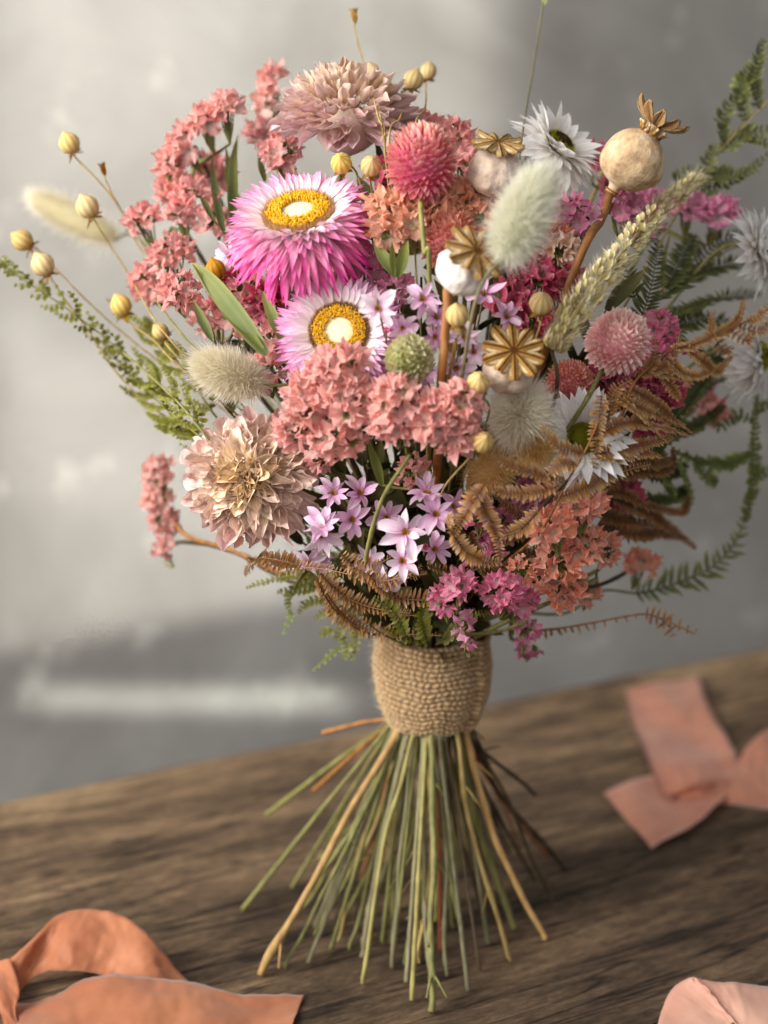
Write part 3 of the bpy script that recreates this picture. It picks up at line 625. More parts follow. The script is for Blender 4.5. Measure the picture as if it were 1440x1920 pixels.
def globe(px, py, R, n, dy, label, mkey, foot=None, via=None, elong=1.08, top_mat='st_olive', name='globe_amaranth', cat='globe amaranth', group='globe amaranths in the bouquet', NB=330, wdt=0.17, bl=0.30):
    key = ('globe', mkey, NB); rs = random.Random(int(px))
    if key not in CACHE:
        mb = MB(); lathe(mb, [(0.01, -0.72), (0.4, -0.62), (0.68, -0.3), (0.74, 0), (0.66, 0.36), (0.38, 0.66), (0.01, 0.78)], 20, lambda r, z, a, t: (r, z, 0.1))
        for i in range(NB):
            p = sphere_pt(i, NB, -0.97, 1.0)
            q = V((p.x * 0.72, p.y * 0.72, p.z * 0.74)); tang = V((0, 0, 1)) - p * p.z
            d = (p * rs.uniform(0.85, 1.1) + tang * rs.uniform(0.35, 0.8) + V((rs.uniform(-1, 1), rs.uniform(-1, 1), rs.uniform(-1, 1))) * 0.13)
            m = frame(q, d, p * 0.3 + V((0, 0, 1)) if p.z < 0.9 else V((1, 0, 0)))
            petal(mb, m, bl * rs.uniform(0.8, 1.2), wdt * rs.uniform(0.8, 1.2), 4, 0, rs.uniform(-0.2, 0.3), 0.8, prof_lance, (0.1 + 0.15 * (p.z + 1), 0.75 + 0.12 * (p.z + 1)), rs.random(), 0.03, rs.uniform(0, 99))
        CACHE[key] = mb.mesh('flower_head', M[mkey])
    c = Q(px, py, dy); s = px2m(R, c); n = n.normalized(); roll = rs.uniform(0, 6)
    pts, base, rf, fm = make_stem(None, c - n * s * 0.75, -n, 0.001, foot, via=via, hx_=px)
    root = thing(name, label, cat, base, group); mw = zframe(c, n, roll) @ Matrix.Diagonal((s, s, s * elong, 1))
    fh = part('flower_head' if name == 'globe_amaranth' else 'seed_head', CACHE[key], root, mw)
    mb = MB()
    for i in range(4):
        a = i * 1.57 + 0.4; d = V((cos(a), sin(a), -0.15)); petal(mb, frame(V((0, 0, -0.74)), d, V((0, 0, -1))), 0.5, 0.16, 5, 0, 0.5, 0.3, prof_lance, (0, 1), rs.random(), 0.06, i * 7.7)
    part('collar_leaves', mb.mesh('collar_leaves', M['calyx']), fh, mw)
    stem_part(root, pts, 0.0013, rf, fm, top_mat=top_mat)

def crown_mesh(cupped=False):
    key = ('crown', cupped)
    if key in CACHE: return CACHE[key]
    mb = MB(); NR, NA, LB = 16, 240, 10; rs = random.Random(5); ll = [rs.uniform(0.88, 1.06) for _ in range(LB)]
    def pt(i, j, under):
        f = i / NR; a = 2 * pi * j / NA; k = (a * LB / (2 * pi)) % 1.0; li = int(a * LB / (2 * pi)) % LB
        u = abs(k - 0.5) * 2                         # 0 = centre of a lobe, 1 = between two
        edge = (0.60 + 0.40 * (1 - u ** 2.6) ** 0.5) * (1 + (ll[li] - 1) * (1 - u))
        r = edge * f; fl = f
        rr = min(1.0, r)
        ridge = 0.07 * math.exp(-((u * r * pi / LB * 3.2 - 0.16) / 0.09) ** 2) * min(1, r * 3)
        z = 0.03 - 0.10 * r * r + ridge * (0.5 + 0.5 * r) + 0.015 * noise.noise(V((r * cos(a) * 5, r * sin(a) * 5, 2)))
        z -= 0.08 * (u ** 1.5) * min(1, r * 1.7)
        if cupped: z += 0.62 * r ** 1.6 * (1 - 0.25 * u) + 0.05 * sin(li * 2.3)
        else: z += 0.10 * r * r * sin(li * 2.3 + 1)
        wd = u * r * pi / LB                          # distance from the ray's middle
        if wd < 0.035: t = 0.05
        elif wd < 0.12: t = 0.3 + 0.4 * (wd - 0.035) / 0.085
        else: t = 0.9
        t = t if f < 0.93 else min(t, 0.35)
        if r < 0.09: t = 0.08
        if under: z -= 0.07 - 0.03 * f; t = 0.4
        return (r * cos(a), r * sin(a), z), (t, 0.5, k)
    rows = [[mb.add(*pt(i, j, False)) for j in range(NA)] for i in range(NR + 1)]
    rows2 = [[mb.add(*pt(i, j, True)) for j in range(NA)] for i in range(NR, -1, -1)]
    mb.grid(rows + rows2, True)
    for j in range(LB):                               # little windows under the crown
        a = 2 * pi * j / LB; d = V((cos(a), sin(a), 0))
        tube(mb, [d * 0.34 + V((0, 0, -0.36)), d * 0.42 + V((0, 0, -0.2)), d * 0.55 + V((0, 0, -0.06))], 0.06, 0.05, 6)
    lathe(mb, [(0.30, -0.02), (0.28, -0.2), (0.34, -0.34), (0.46, -0.40)], 30, lambda r, z, a, t: (r, z, 0.75))
    CACHE[key] = mb.mesh('crown', M['crown']); return CACHE[key]
def poppy(px, py, R, axis, dy, label, pod, foot, crown_r=0.95, stem_pts=None, group=True, squash=1.0, top_mat='st_brown', roll=0.0, cupped=False):
    key = ('pod', pod)
    if key not in CACHE:
        mb = MB(); pr = []
        for i in range(27):
            t = i / 26; a = -pi / 2 + pi * t; r = cos(a) ** 0.92 if cos(a) > 0 else 0.0
            pr.append((max(0.012, r), sin(a) * 1.0))
        pr = [(0.17, -1.30), (0.20, -1.22), (0.17, -1.14), (0.19, -1.05), (0.25, -0.97)] + [p for p in pr if p[1] > -0.96 and p[1] < 0.92] + [(0.33, 0.96), (0.31, 1.05)]
        def dsp(r, z, a, t):
            k = 0.0 if z < -0.9 else 1.0
            nzv = noise.noise(V((cos(a) * 1.6, sin(a) * 1.6, z * 1.6 + 3))) * 0.10 + noise.noise(V((cos(a) * 4, sin(a) * 4, z * 3))) * 0.022
            return r * (1 + k * (nzv + 0.022 * cos(10 * a) * (0.3 + 0.7 * max(0, z)) + 0.012 * noise.noise(V((cos(a) * 14, sin(a) * 14, z * 1.5))))), z, t
        lathe(mb, pr, 56, dsp); CACHE[key] = mb.mesh('seed_pod', M[pod])
    c = Q(px, py, dy); s = px2m(R, c); n = axis.normalized()
    pts, base, rf, fm = make_stem(None, c - n * s * 1.28, -n, 0.002, foot, via=[P(*q) for q in stem_pts] if stem_pts else None, hx_=px)
    root = thing('poppy_pod', label, 'poppy pod', base, 'dried poppy pods in the bouquet')
    mw = zframe(c, n, roll) @ Matrix.Diagonal((s, s, s * squash, 1)); pd = part('seed_pod', CACHE[key], root, mw)
    part('crown', crown_mesh(cupped), pd, zframe(c + n * s * squash * 1.32, n, roll) @ Matrix.Scale(s * crown_r, 4))
    mb = MB(); rr = [V((0.205 * cos(a * pi / 10), 0.205 * sin(a * pi / 10), -1.19)) for a in range(21)]; tube(mb, rr, 0.035, 0.035, 6, cap=False); rr = [p + V((0, 0, -0.09)) for p in rr]; tube(mb, rr, 0.028, 0.028, 6, cap=False)
    part('neck_ring', mb.mesh('neck_ring', M['st_brown']), pd, mw)
    stem_part(root, pts, 0.0022, max(rf, 0.0018), fm, 8, top_mat=top_mat)

def flax_meshes(mat):
    key = ('flax', mat)
    if key in CACHE: return CACHE[key]
    rs = random.Random(3); mb = MB(); pr = []
    for i in range(19):
        t = i / 18; a = -pi / 2 + pi * t; pr.append((max(0.01, cos(a)), sin(a) + (0.28 * max(0, t - 0.86) / 0.14 if t > 0.86 else 0)))
    def dsp(r, z, a, t):
        u = abs(cos(5 * a)); g = u ** 6; ang = 1 - g
        return r * (1 + 0.05 * (1 - u ** 0.7) * 0 - 0.045 * (abs(sin(5 * a)) ** 10)), z, 0.12 + 0.42 * abs(sin(5 * a)) ** 3 + (0.35 if t < 0.1 else 0)
    lathe(mb, pr, 80, dsp); cap = mb.mesh('capsule', M[mat])
    mb = MB()
    for i in range(5):
        a = i * 2 * pi / 5 + 0.3; d = V((cos(a), sin(a), 0)); el = rs.uniform(-0.75, 0.25)
        petal(mb, frame(V((0, 0, -0.97)), d * cos(el) + V((0, 0, sin(el))), V((0, 0, 1)) - d * 0.2), rs.uniform(0.95, 1.4), 0.5, 5, -0.1, rs.uniform(-0.4, 0.5), 0.6, prof_lance, (0, 1), rs.random(), 0.06, i * 3.3)
    CACHE[key] = (cap, mb.mesh('calyx', M['sepal'])); return CACHE[key]
def flax(px, py, R, n, dy, label, via=(), end=None, mat='flax', open_=False, stem_mat='st_straw', rs_=0.00045):
    c = Q(px, py, dy); s = px2m(R, c); n = n.normalized(); roll = random.uniform(0, 6)
    pts = [c - n * s * 0.95, c - n * s * 1.9] + [Q(a, b, k) for a, b, k in via]
    last = pts[-1]; pts += [last.lerp(AX + V((0, 0, ZT + 0.03)), 0.55), AX + V((random.uniform(-1, 1) * 0.014, random.uniform(-1, 1) * 0.014, ZT)), AX + V((random.uniform(-1, 1) * 0.012, random.uniform(-1, 1) * 0.012, ZB + 0.02))]
    root = thing('flax_seed_head', label, 'flax sprig', pts[-1], 'golden flax seed heads on thin stems'); mw = zframe(c, n, roll) @ Matrix.Scale(s, 4)
    cp, cx = flax_meshes(mat)
    if not open_: k_ = part('capsule', cp, root, mw); part('calyx', cx, k_, mw)
    else:
        mb = MB()
        for i in range(6):
            a = i * pi / 3; d = V((cos(a), sin(a), 0)) * 0.5 + V((0, 0, 0.9))
            petal(mb, frame(V((0, 0, -0.9)), d, V((cos(a), sin(a), 0)) * -1), 1.7, 0.7, 6, 0.45, -1.0 + 0.2 * (i % 3), 0.5, prof_lance, (0, 0.8), 0.5, 0.05, i)
        part('open_capsule', mb.mesh('open_capsule', M[mat]), root, mw)
    stem_part(root, pts, rs_, 0.0007, stem_mat, 5)

def bunny(px, py, Rx, Ry, axis, dy, label, mkey, N=5200, hl=0.42, foot=None, stem_mat='st_olive', stem=True, out=0.75):
    rs = random.Random(int(px * 3 + py)); mb = MB(); core = MB()
    c = Q(px, py, dy); s = px2m(Rx, c); asp = Ry / Rx; n = axis.normalized()
    lathe(core, [(0.02, -0.95 * asp), (0.32, -0.8 * asp), (0.56, -0.4 * asp), (0.6, 0), (0.5, 0.45 * asp), (0.28, 0.8 * asp), (0.02, 0.95 * asp)], 18, lambda r, z, a, t: (r, z, 0.2))
    st = random.getstate(); random.seed(int(px))
    for i in range(N):
        p = sphere_pt(i, N, -0.98, 1.0); rad = 0.6
        q = V((p.x * rad, p.y * rad, p.z * 0.9 * asp))
        d = V((p.x, p.y, p.z * 0.8)) * (out + 0.2) + V((0, 0, 0.42)) + V((rs.gauss(0, 1), rs.gauss(0, 1), rs.gauss(0, 1))) * 0.24
        hair(mb, q, d, (hl + 0.22) * rs.choice((rs.uniform(0.5, 0.95), rs.uniform(0.5, 0.95), rs.uniform(0.7, 1.6))), 0.017, V((rs.uniform(-1, 1), rs.uniform(-1, 1), rs.uniform(-1, 1))) * 0.10, rs.random(), 0.15)
    random.setstate(st)
    pts, base, rf, fm = make_stem(None, c - n * s * asp * 0.9, -n, 0.001, foot, hx_=px)
    root = thing('bunny_tail_grass', label, 'bunny tail', base, 'fluffy bunny tail grass heads'); mw = zframe(c, n) @ Matrix.Scale(s, 4)
    hd = part('seed_head', core.mesh('seed_head', M[mkey]), root, mw); part('soft_hairs', mb.mesh('soft_hairs', M[mkey]), hd, mw)
    stem_part(root, pts, 0.0008, rf, fm, top_mat=stem_mat)

# statice: papery florets, each one a part
def floret_mesh(mkey, v):
    key = ('fl', mkey, v)
    if key in CACHE: return CACHE[key]
    rs = random.Random(v * 31 + len(mkey)); mb = MB(); NA = 40; rings = [(0.02, 0.62, 0), (0.10, 0.64, 0.05), (0.26, 0.80, 0.15), (0.48, 1.0, 0.4), (0.76, 1.14, 0.72), (1.0, 1.16, 1.0)]
    ph = rs.uniform(0, 6); rows = []; sq = rs.uniform(0.6, 1.0); sa = rs.uniform(0, 6); cl = rs.uniform(0.75, 1.05)
    for r, z, k in rings:
        row = []
        for j in range(NA):
            a = 2 * pi * j / NA
            lobe = 1 + 0.09 * k * (abs(cos(2.5 * a + ph)) - 0.5) + (rs.uniform(-0.07, 0.07) if k == 1 else 0)
            ruf = k * k * (0.26 * sin(5 * a + ph * 2) + 0.17 * sin(8 * a + ph * 3) + 0.07 * sin(17 * a))
            rr = r * lobe * (1 if k < 0.2 else cl)
            x = rr * cos(a); y = rr * sin(a)
            xx = x * cos(sa) + y * sin(sa); yy = (-x * sin(sa) + y * cos(sa)) * (1 - (1 - sq) * k)
            nv = noise.noise_vector(V((xx * 2.2 + v * 9, yy * 2.2, z))) * 0.19 * k
            zz = z + ruf + nv.z + (rs.uniform(-0.10, 0.10) if k == 1 else 0) + (0.25 * (1 - cl) * 2 * k)
            row.append(mb.add((xx + nv.x, yy + nv.y, zz), (k * 0.9 + 0.05, 0.5, j / NA)))
        rows.append(row)
    mb.grid(rows, True); CACHE[key] = mb.mesh('floret', M[mkey]); return CACHE[key]
def calyx_mesh():
    if 'calyx' in CACHE: return CACHE['calyx']
    mb = MB(); rs = random.Random(2)
    lathe(mb, [(0.05, -0.1), (0.12, 0.1), (0.16, 0.4), (0.22, 0.62), (0.27, 0.78)], 8, lambda r, z, a, t: (r, z, t * 0.8))
    for i in range(5):
        a = i * 1.257; dd = V((cos(a) * 0.45, sin(a) * 0.45, 1)); petal(mb, frame(V((cos(a) * 0.1, sin(a) * 0.1, 0.0)), dd, V((cos(a), sin(a), -0.3))), 0.95, 0.26, 3, 0, -0.3, 0.4, prof_lance, (0, 1), rs.random())
    CACHE['calyx'] = mb.mesh('calyx', M['calyx']); return CACHE['calyx']
def statice(label, blobs, mkey, dy=0.0, fr=22, foot=None, leaves=(), name='statice_spray', up=0.25, group='papery statice sprays', stem_mat=None, jitter=0.4, via=None):
    """blobs: (px, py, rx, ry, (nx, ny, nz) facing, count)"""
    bx = sum(b[0] for b in blobs) / len(blobs); by = sum(b[1] for b in blobs) / len(blobs)
    c0 = Q(bx, by, dy + 0.035)
    pts, base, rf, fm = make_stem(None, c0, (AX + V((0, 0, ZT)) - c0).normalized(), 0.001, foot, via=via, hx_=bx)
    root = thing(name, label, 'statice', base, group)
    rs = random.Random(int(bx * 7 + by)); br = MB(); cx = MB()
    for (px, py, rx, ry, n, N) in blobs:
        nw = cdir(*n); c = Q(px, py, dy); sx = px2m(rx, c); sy = px2m(ry, c); sz = (sx + sy) * 0.5
        hub = c - nw * sz * 0.8 - V((0, 0, 0.012)); tube(br, catmull([hub, hub.lerp(c0, 0.5) - V((0, 0, 0.006)), c0 - V((0, 0, 0.01))], 4), 0.0007, 0.0011, 5)
        Mf = zframe(V((0, 0, 0)), nw, rs.uniform(0, 6)).to_3x3()
        for i in range(N):
            q = Mf @ sphere_pt(i, N, -0.1, 1.0); q += V((rs.uniform(-1, 1), rs.uniform(-1, 1), rs.uniform(-1, 1))) * 0.14
            a, b, g = q.dot(Rt), q.dot(Up), -q.dot(Fw)
            p = c + Rt * (a * sx * 0.86) + Up * (b * sy * 0.86) - Fw * (g * sz * 0.5)
            d = (q + V((0, 0, up)) + V((rs.uniform(-1, 1), rs.uniform(-1, 1), rs.uniform(-1, 1))) * jitter).normalized()
            s = px2m(fr * rs.choice((rs.uniform(0.6, 0.9), rs.uniform(0.85, 1.25), rs.uniform(0.85, 1.25))), p)
            fo = part('floret', floret_mesh(mkey, rs.randrange(7)), root, zframe(p - d * s * 1.0, d, rs.uniform(0, 6)) @ Matrix.Scale(s, 4))
            e = p - d * s * 0.5
            part('calyx', calyx_mesh(), fo, WM[fo])
            tube(br, [e - d * s * 0.4, e.lerp(hub, 0.5) + V((0, 0, -0.001)), hub], 0.0004, 0.0006, 4, cap=False)
    wpart('branches', br, M[stem_mat or 'st_green'], root)
    for lf in leaves:
        (x0, y0), (x1, y1), wd, k = lf; a = Q(x0, y0, dy + k); b = Q(x1, y1, dy + k); L_ = (b - a).length; mb = MB()
        petal(mb, frame(a, b - a, -Fw + Rt * 0.5), L_, px2m(wd, a), 10, -0.15, 0.3, 0.35, prof_lance, (0, 1), rs.random(), 0.02, rs.uniform(0, 9), 2, twist=rs.uniform(-0.6, 0.6))
        wpart('leaf', mb, M['leaf'], root)
    stem_part(root, pts, 0.0013, rf, fm)

def small_daisy(px, py, R, n, dy, label, mkey='daisy', spread=1.0, NPt=9, droop=0.0):
    rs = random.Random(int(px * 3 + py)); c = Q(px, py, dy); s = px2m(R, c); n = n.normalized()
    if ('dp', mkey, 0) not in CACHE:
        r2 = random.Random(4)
        for v in range(4):
            mb = MB(); petal(mb, Matrix.Identity(4), 1.0, 0.38 + 0.05 * v, 8, 0.0, 0.5 - 0.42 * v, 0.35, prof_oval if v % 2 else prof_lance, (0, 1), r2.random(), 0.08, v * 5, 2, twist=0.4 * (v - 1.5)); CACHE[('dp', mkey, v)] = mb.mesh('petal', M[mkey])
        mb = MB()
        for i in range(50):
            p = sphere_pt(i, 50, 0.0, 1.0); petal(mb, frame(V((p.x * 0.12, p.y * 0.12, p.z * 0.07)), p + V((0, 0, 0.8)), V((p.x, p.y, 0.01))), 0.09, 0.05, 2, 0, 0, 0.6, prof_wide, (0, 1), r2.random())
        lathe(mb, [(0.13, 0), (0.11, -0.12), (0.03, -0.25)], 10); CACHE[('dc', 0)] = mb.mesh('disc', M['core_gold'])
    pts = [c - n * s * 0.15, c - n * s * 0.7]; last = pts[-1]
    pts += [last.lerp(AX + V((0, 0, ZT + 0.02)), 0.5) + V((0, 0.012, 0)), AX + V((random.uniform(-1, 1) * 0.015, random.uniform(-1, 1) * 0.015, ZT)), AX + V((random.uniform(-1, 1) * 0.012, random.uniform(-1, 1) * 0.012, ZB + 0.02))]
    root = thing('star_daisy', label, 'small daisy', pts[-1], 'small lilac star daisies'); mw = zframe(c, n, rs.uniform(0, 6)) @ Matrix.Scale(s, 4)
    for i in range(NPt):
        a = 2 * pi * i / NPt + rs.uniform(-0.2, 0.2); el = 0.28 * spread + rs.uniform(-0.35, 0.45) - droop + (0.15 if i % 2 else -0.05); d = V((cos(a), sin(a), 0))
        m = frame(d * 0.10, d * cos(el) + V((0, 0, sin(el))), V((0, 0, 1)) * cos(el) - d * sin(el)) @ Matrix.Rotation(rs.uniform(-0.5, 0.5), 4, 'Y') @ Matrix.Scale(rs.uniform(0.72, 1.08), 4)
        part('petal', CACHE[('dp', mkey, rs.randrange(4))], root, mw @ m)
    part('disc', CACHE[('dc', 0)], root, mw)
    stem_part(root, pts, 0.0005, 0.0006, 'st_grey', 5)

def fern(label, main, pinnae, mkey, ll=14, sp=6.5, dy=0.0, curl=0.6, lw=0.42, ang=1.15, sm='st_brown', to_binding=True, name='fern_frond', group=None, cat='fern', up=None, taper=1.0, ragged=0.2, tuck=1.0, flat=None):
    def pos(q):
        if flat is not None: return P(q[0], q[1], flat + (q[2] if len(q) > 2 else 0))
        return Q(q[0], q[1], dy + (q[2] if len(q) > 2 else 0))
    mp = [pos(q) for q in main]
    base = [AX + V((random.uniform(-1, 1) * 0.012, random.uniform(-1, 1) * 0.012, ZB + 0.02)), AX + V(((mp[0].x - AX.x) * 0.12, mp[0].y * 0.12, ZT))] if to_binding else []
    if base:
        pts = [base[0], base[1], base[1].lerp(mp[0], 0.55) + V((0, 0.015 * tuck, 0.0))] + mp
    else: pts = mp
    root = thing(name, label, cat, pts[0], group); rs = random.Random(int(main[0][0] * 3 + main[0][1] + len(pinnae)))
    mb = MB(); tube(mb, catmull(pts, 6), 0.0010, 0.0004, 5, wob=0.2); wpart('stalk', mb, M[sm], root)
    for pn in pinnae:
        opts = dict(pn[0]) if isinstance(pn[0], dict) else {}
        pl = pn[1:] if opts else pn
        l_ = opts.get('ll', ll); s_ = opts.get('sp', sp); mk = opts.get('mat', mkey); cu = opts.get('curl', curl); an = opts.get('ang', ang); sd = opts.get('sides', (1, -1)); wf = opts.get('lw', lw)
        cp = catmull([pos(q) for q in pl], 10); mb = MB(); tube(mb, cp, px2m(1.6, cp[0]), px2m(0.8, cp[0]), 4)
        tot = sum((cp[i + 1] - cp[i]).length for i in range(len(cp) - 1)); step = px2m(s_, cp[0]); n = max(3, int(tot / step))
        acc = 0.0; idx = 0; nrm = (up or (-Fw + Up * 0.3)).normalized()
        nrm = (nrm + V((rs.uniform(-1, 1), rs.uniform(-1, 1), rs.uniform(-1, 1))) * 0.35).normalized()
        for k in range(n):
            f = (k + 0.5) / n; x = f * (len(cp) - 1); i = min(int(x), len(cp) - 2); p = cp[i].lerp(cp[i + 1], x - i); d = (cp[i + 1] - cp[i]).normalized()
            env = (0.55 + 0.45 * min(1, f * 5)) * (1 - f ** 2.2 * 0.75 * taper)
            for s in sd:
                side = d.cross(nrm).normalized() * s
                dd = side * sin(an) + d * cos(an) + V((rs.uniform(-1, 1), rs.uniform(-1, 1), rs.uniform(-1, 1))) * ragged
                L_ = px2m(l_, p) * env * rs.uniform(0.8, 1.15)
                petal(mb, frame(p, dd, nrm + side * 0.2), L_, L_ * wf, 4, 0.1, rs.uniform(0.5, 1.5) * cu * rs.choice((1, 1, 1, -0.6)), 0.35, prof_lance, (0, 1), rs.random(), 0.04, rs.uniform(0, 99))
        wpart('pinna', mb, M[mk], root)
    return root
# ------------------------------------------------------------------ the bouquet
strawflower(560, 404, 152, cdir(-0.12, 0.70, 0.62), 0.0, 'large deep pink strawflower facing upwards, uppermost of the two with yellow ringed centres', 'straw', foot=6, flat=1.15)
strawflower(636, 622, 128, cdir(-0.05, 0.22, 1), 0.012, 'pale pink strawflower facing the viewer, half covered below by salmon statice', 'straw2', foot=8)
dahlia(650, 232, 150, cdir(0.05, 0.93, 0.42), 0.045, 'mauve dried dahlia seen from the side at the top of the bouquet', 'dahlia_top', 14, -0.85, 1.4, NP=160, pointy=True, seed=3, zs=1.05)
dahlia(468, 896, 150, cdir(-0.10, 0.02, 1), 0.0, 'dusty pink and tan dried dahlia with crumpled petals at lower left', 'dahlia', 17, -0.25, 1.35, NP=210, seed=8, zs=0.9)
white_flower(1048, 272, 102, cdir(0.58, 0.58, 0.50), 0.04, 'white everlasting with dark brown centre, beside the topmost poppy pods', True, roll=0.3)
white_flower(1092, 822, 104, cdir(0.05, 0.08, 1), -0.010, 'white everlasting with green centre partly hidden behind rust coloured fern', False)
white_flower(1428, 470, 88, cdir(0.85, 0.25, 0.42), 0.01, 'white everlasting cut by the right edge of the photo, upper of the two there', True, roll=1.0)
white_flower(1425, 668, 92, cdir(0.92, 0.12, 0.20), 0.02, 'white everlasting hanging its petals down at the right edge below another', True, roll=2.0, droop=0.7, foot_none=True)
globe(790, 306, 72, cdir(0.02, 0.80, 0.60), -0.012, 'bright pink globe amaranth on an upright stalk above the peach statice', 'gom_pink', via=[P(790, 400, -0.128), P(796, 470, -0.136), P(806, 530, -0.13)])
globe(1158, 641, 63, cdir(0.30, 0.55, 0.78), -0.015, 'pale pink globe amaranth on a slanting olive stalk at right', 'gom_pale', via=[P(1108, 735, -0.135), P(1072, 795, -0.13)], NB=300, wdt=0.20)
globe(1068, 722, 50, cdir(0.1, 0.2, 1), 0.022, 'dull coral globe amaranth deep behind the pale pink globe stalk', 'gom_coral')
globe(842, 448, 62, cdir(-0.2, 0.6, 0.8), 0.02, 'coral globe amaranth hidden behind the white poppy pod', 'gom_coral')
globe(1036, 205 + 2000 - 1752, 44, cdir(0.2, 0.5, 0.8), 0.035, 'peach and cream globe amaranth behind the grey green bunny tail', 'gom_coral')
globe(768, 674, 47, cdir(0.10, 0.30, 1), -0.01, 'pale green canary grass head with overlapping scales beside the yellow centred strawflower', 'phal', elong=1.22, name='canary_grass_head', cat='canary grass', group='grass seed heads', NB=170, wdt=0.34, bl=0.36)
# poppy pods
poppy(926, 322, 50, cdir(0.10, 0.80, 0.58), -0.005, 'squat mauve beige poppy pod with flat tan crown at top centre', 'pod_mauve', 9, squash=0.92, crown_r=1.0)
poppy(1186, 300, 60, cdir(0.50, 0.75, 0.22), -0.045, 'large round tan poppy pod with crown tilted to the right, highest on the right', 'pod_tan', 0, crown_r=0.92, cupped=True, stem_pts=[(1128, 410, -0.075), (1070, 525, -0.10)], squash=0.95)
poppy(868, 505, 50, cdir(0.40, 0.45, 0.80), -0.03, 'whitish poppy pod with brown ten rayed crown above the lilac daisies', 'pod_white', 19, crown_r=1.22, stem_pts=[(836, 630, -0.158), (826, 745, -0.148)], squash=0.92)
poppy(956, 688, 50, cdir(0.06, 0.40, 0.92), -0.012, 'poppy pod with large brown star crown turned to the viewer, lowest of the pods', 'pod_mauve', 18, crown_r=1.18, squash=0.95)
# bunny tails and grasses
bunny(430, 701, 50, 70, cdir(-0.92, 0.32, 0.30), 0.0, 'plump cream bunny tail lying sideways above the dusty pink dahlia', 'fuzz', 8000, 0.30, stem_mat='st_green', out=0.62)
bunny(981, 406, 56, 92, cdir(0.42, 0.88, 0.20), -0.06, 'large pale green bunny tail leaning right in the upper middle, nearest to the viewer', 'fuzz_green', 9000, 0.42, stem_mat='st_grey')
bunny(138, 408, 38, 98, cdir(-0.88, 0.45, -0.1), 0.14, 'long yellow green bunny tail far out on the left against the wall', 'fuzz', 3600, 0.42)
bunny(976, 778, 58, 62, cdir(0.15, 0.38, 0.9), 0.0, 'greyish bunny tail pointing at the viewer below the star shaped poppy crown', 'fuzz_grey', 8500, 0.44)
bunny(1004, 838, 40, 42, cdir(0.2, 0.15, 0.95), -0.005, 'small golden bunny tail just under the greyish one', 'fuzz_gold', 3600, 0.46)
bunny(925, 880, 44, 70, cdir(0.5, 0.45, 0.7), 0.02, 'tawny bunny tail buried under the rust coloured fern comb', 'fuzz_gold', 3600, 0.34)
def spike():
    path = catmull([Q(1035, 655, -0.01), Q(1090, 570, -0.02), Q(1160, 480, -0.02), Q(1232, 398, -0.01), Q(1308, 334, 0.0)], 40)
    pts, base, rf, fm = make_stem(None, path[0], V((0, 0.3, -1)).normalized(), 0.001, None, hx_=1100)
    root = thing('foxtail_grass', 'long bristly foxtail grass spike slanting up to the right', 'grass spike', base, 'grass seed heads')
    rs = random.Random(5); gm = MB(); br = MB(); N = len(path)
    for i in range(620):
        f = rs.random(); k = f * (N - 1); j = min(int(k), N - 2); p = path[j]; d = (path[j + 1] - path[j]).normalized()
        a = rs.uniform(0, 2 * pi); o = d.orthogonal().normalized(); o2 = d.cross(o); rad = o * cos(a) + o2 * sin(a)
        W = px2m(25, p) * (0.55 + 0.45 * min(1, f * 6)) * (1 - 0.72 * f ** 3)
        q = p + rad * W * rs.uniform(0.4, 0.8); dd = rad * 0.55 + d
        if i < 460:
            m = frame(q, dd, rad); L_ = px2m(24, p) * rs.uniform(0.7, 1.2) * (1 - 0.4 * f)
            petal(gm, m, L_, L_ * 0.55, 4, 0, 0.5, 1.1, prof_lance, (0.1, 1), rs.random(), 0.02, i)
        for h in range(7): hair(br, q, dd + V((rs.gauss(0, 1), rs.gauss(0, 1), rs.gauss(0, 1))) * 0.24 + rad * 0.25, px2m(rs.uniform(24, 48), p) * (1 - 0.3 * f), 0.00017, V((0, 0, 0)), rs.random())
    wpart('grains', gm, M['grain'], root); wpart('bristles', br, M['bristle'], root)
    mb = MB(); tube(mb, path[::10], 0.0012, 0.0005); wpart('spike_core', mb, M['st_straw'], root)
    stem_part(root, pts, 0.0010, rf, fm)
spike()
def awn():
    path = catmull([Q(985, 215, 0.03), Q(996, 150, 0.03), Q(1010, 60, 0.03), Q(1019, 4, 0.03)], 6); pts = [path[-1]] if 0 else None
    base = AX + V((0.006, 0.006, ZB + 0.02)); root = thing('thin_grass_stem', 'single thin green grass stem rising out of the top of the photo', 'grass stem', base)
    mb = MB(); tube(mb, catmull([base, AX + V((0.008, 0.008, ZT)), Q(930, 600, 0.09), Q(978, 260, 0.03)], 8) + path[1:], 0.0007, 0.0006, 6); wpart('stem', mb, M['st_grey'], root)
    mb = MB(); tip = path[-1]
    for i in range(5): petal(mb, frame(tip - V((0, 0, 0.002)), V((0.4 * cos(i * 2.1), -0.2, 1)), V((0.2, -1, 0))), px2m(16, tip), px2m(6, tip), 3, 0, 0.4, 0.5)
    wpart('tip', mb, M['fuzz_lime'], root)
awn()
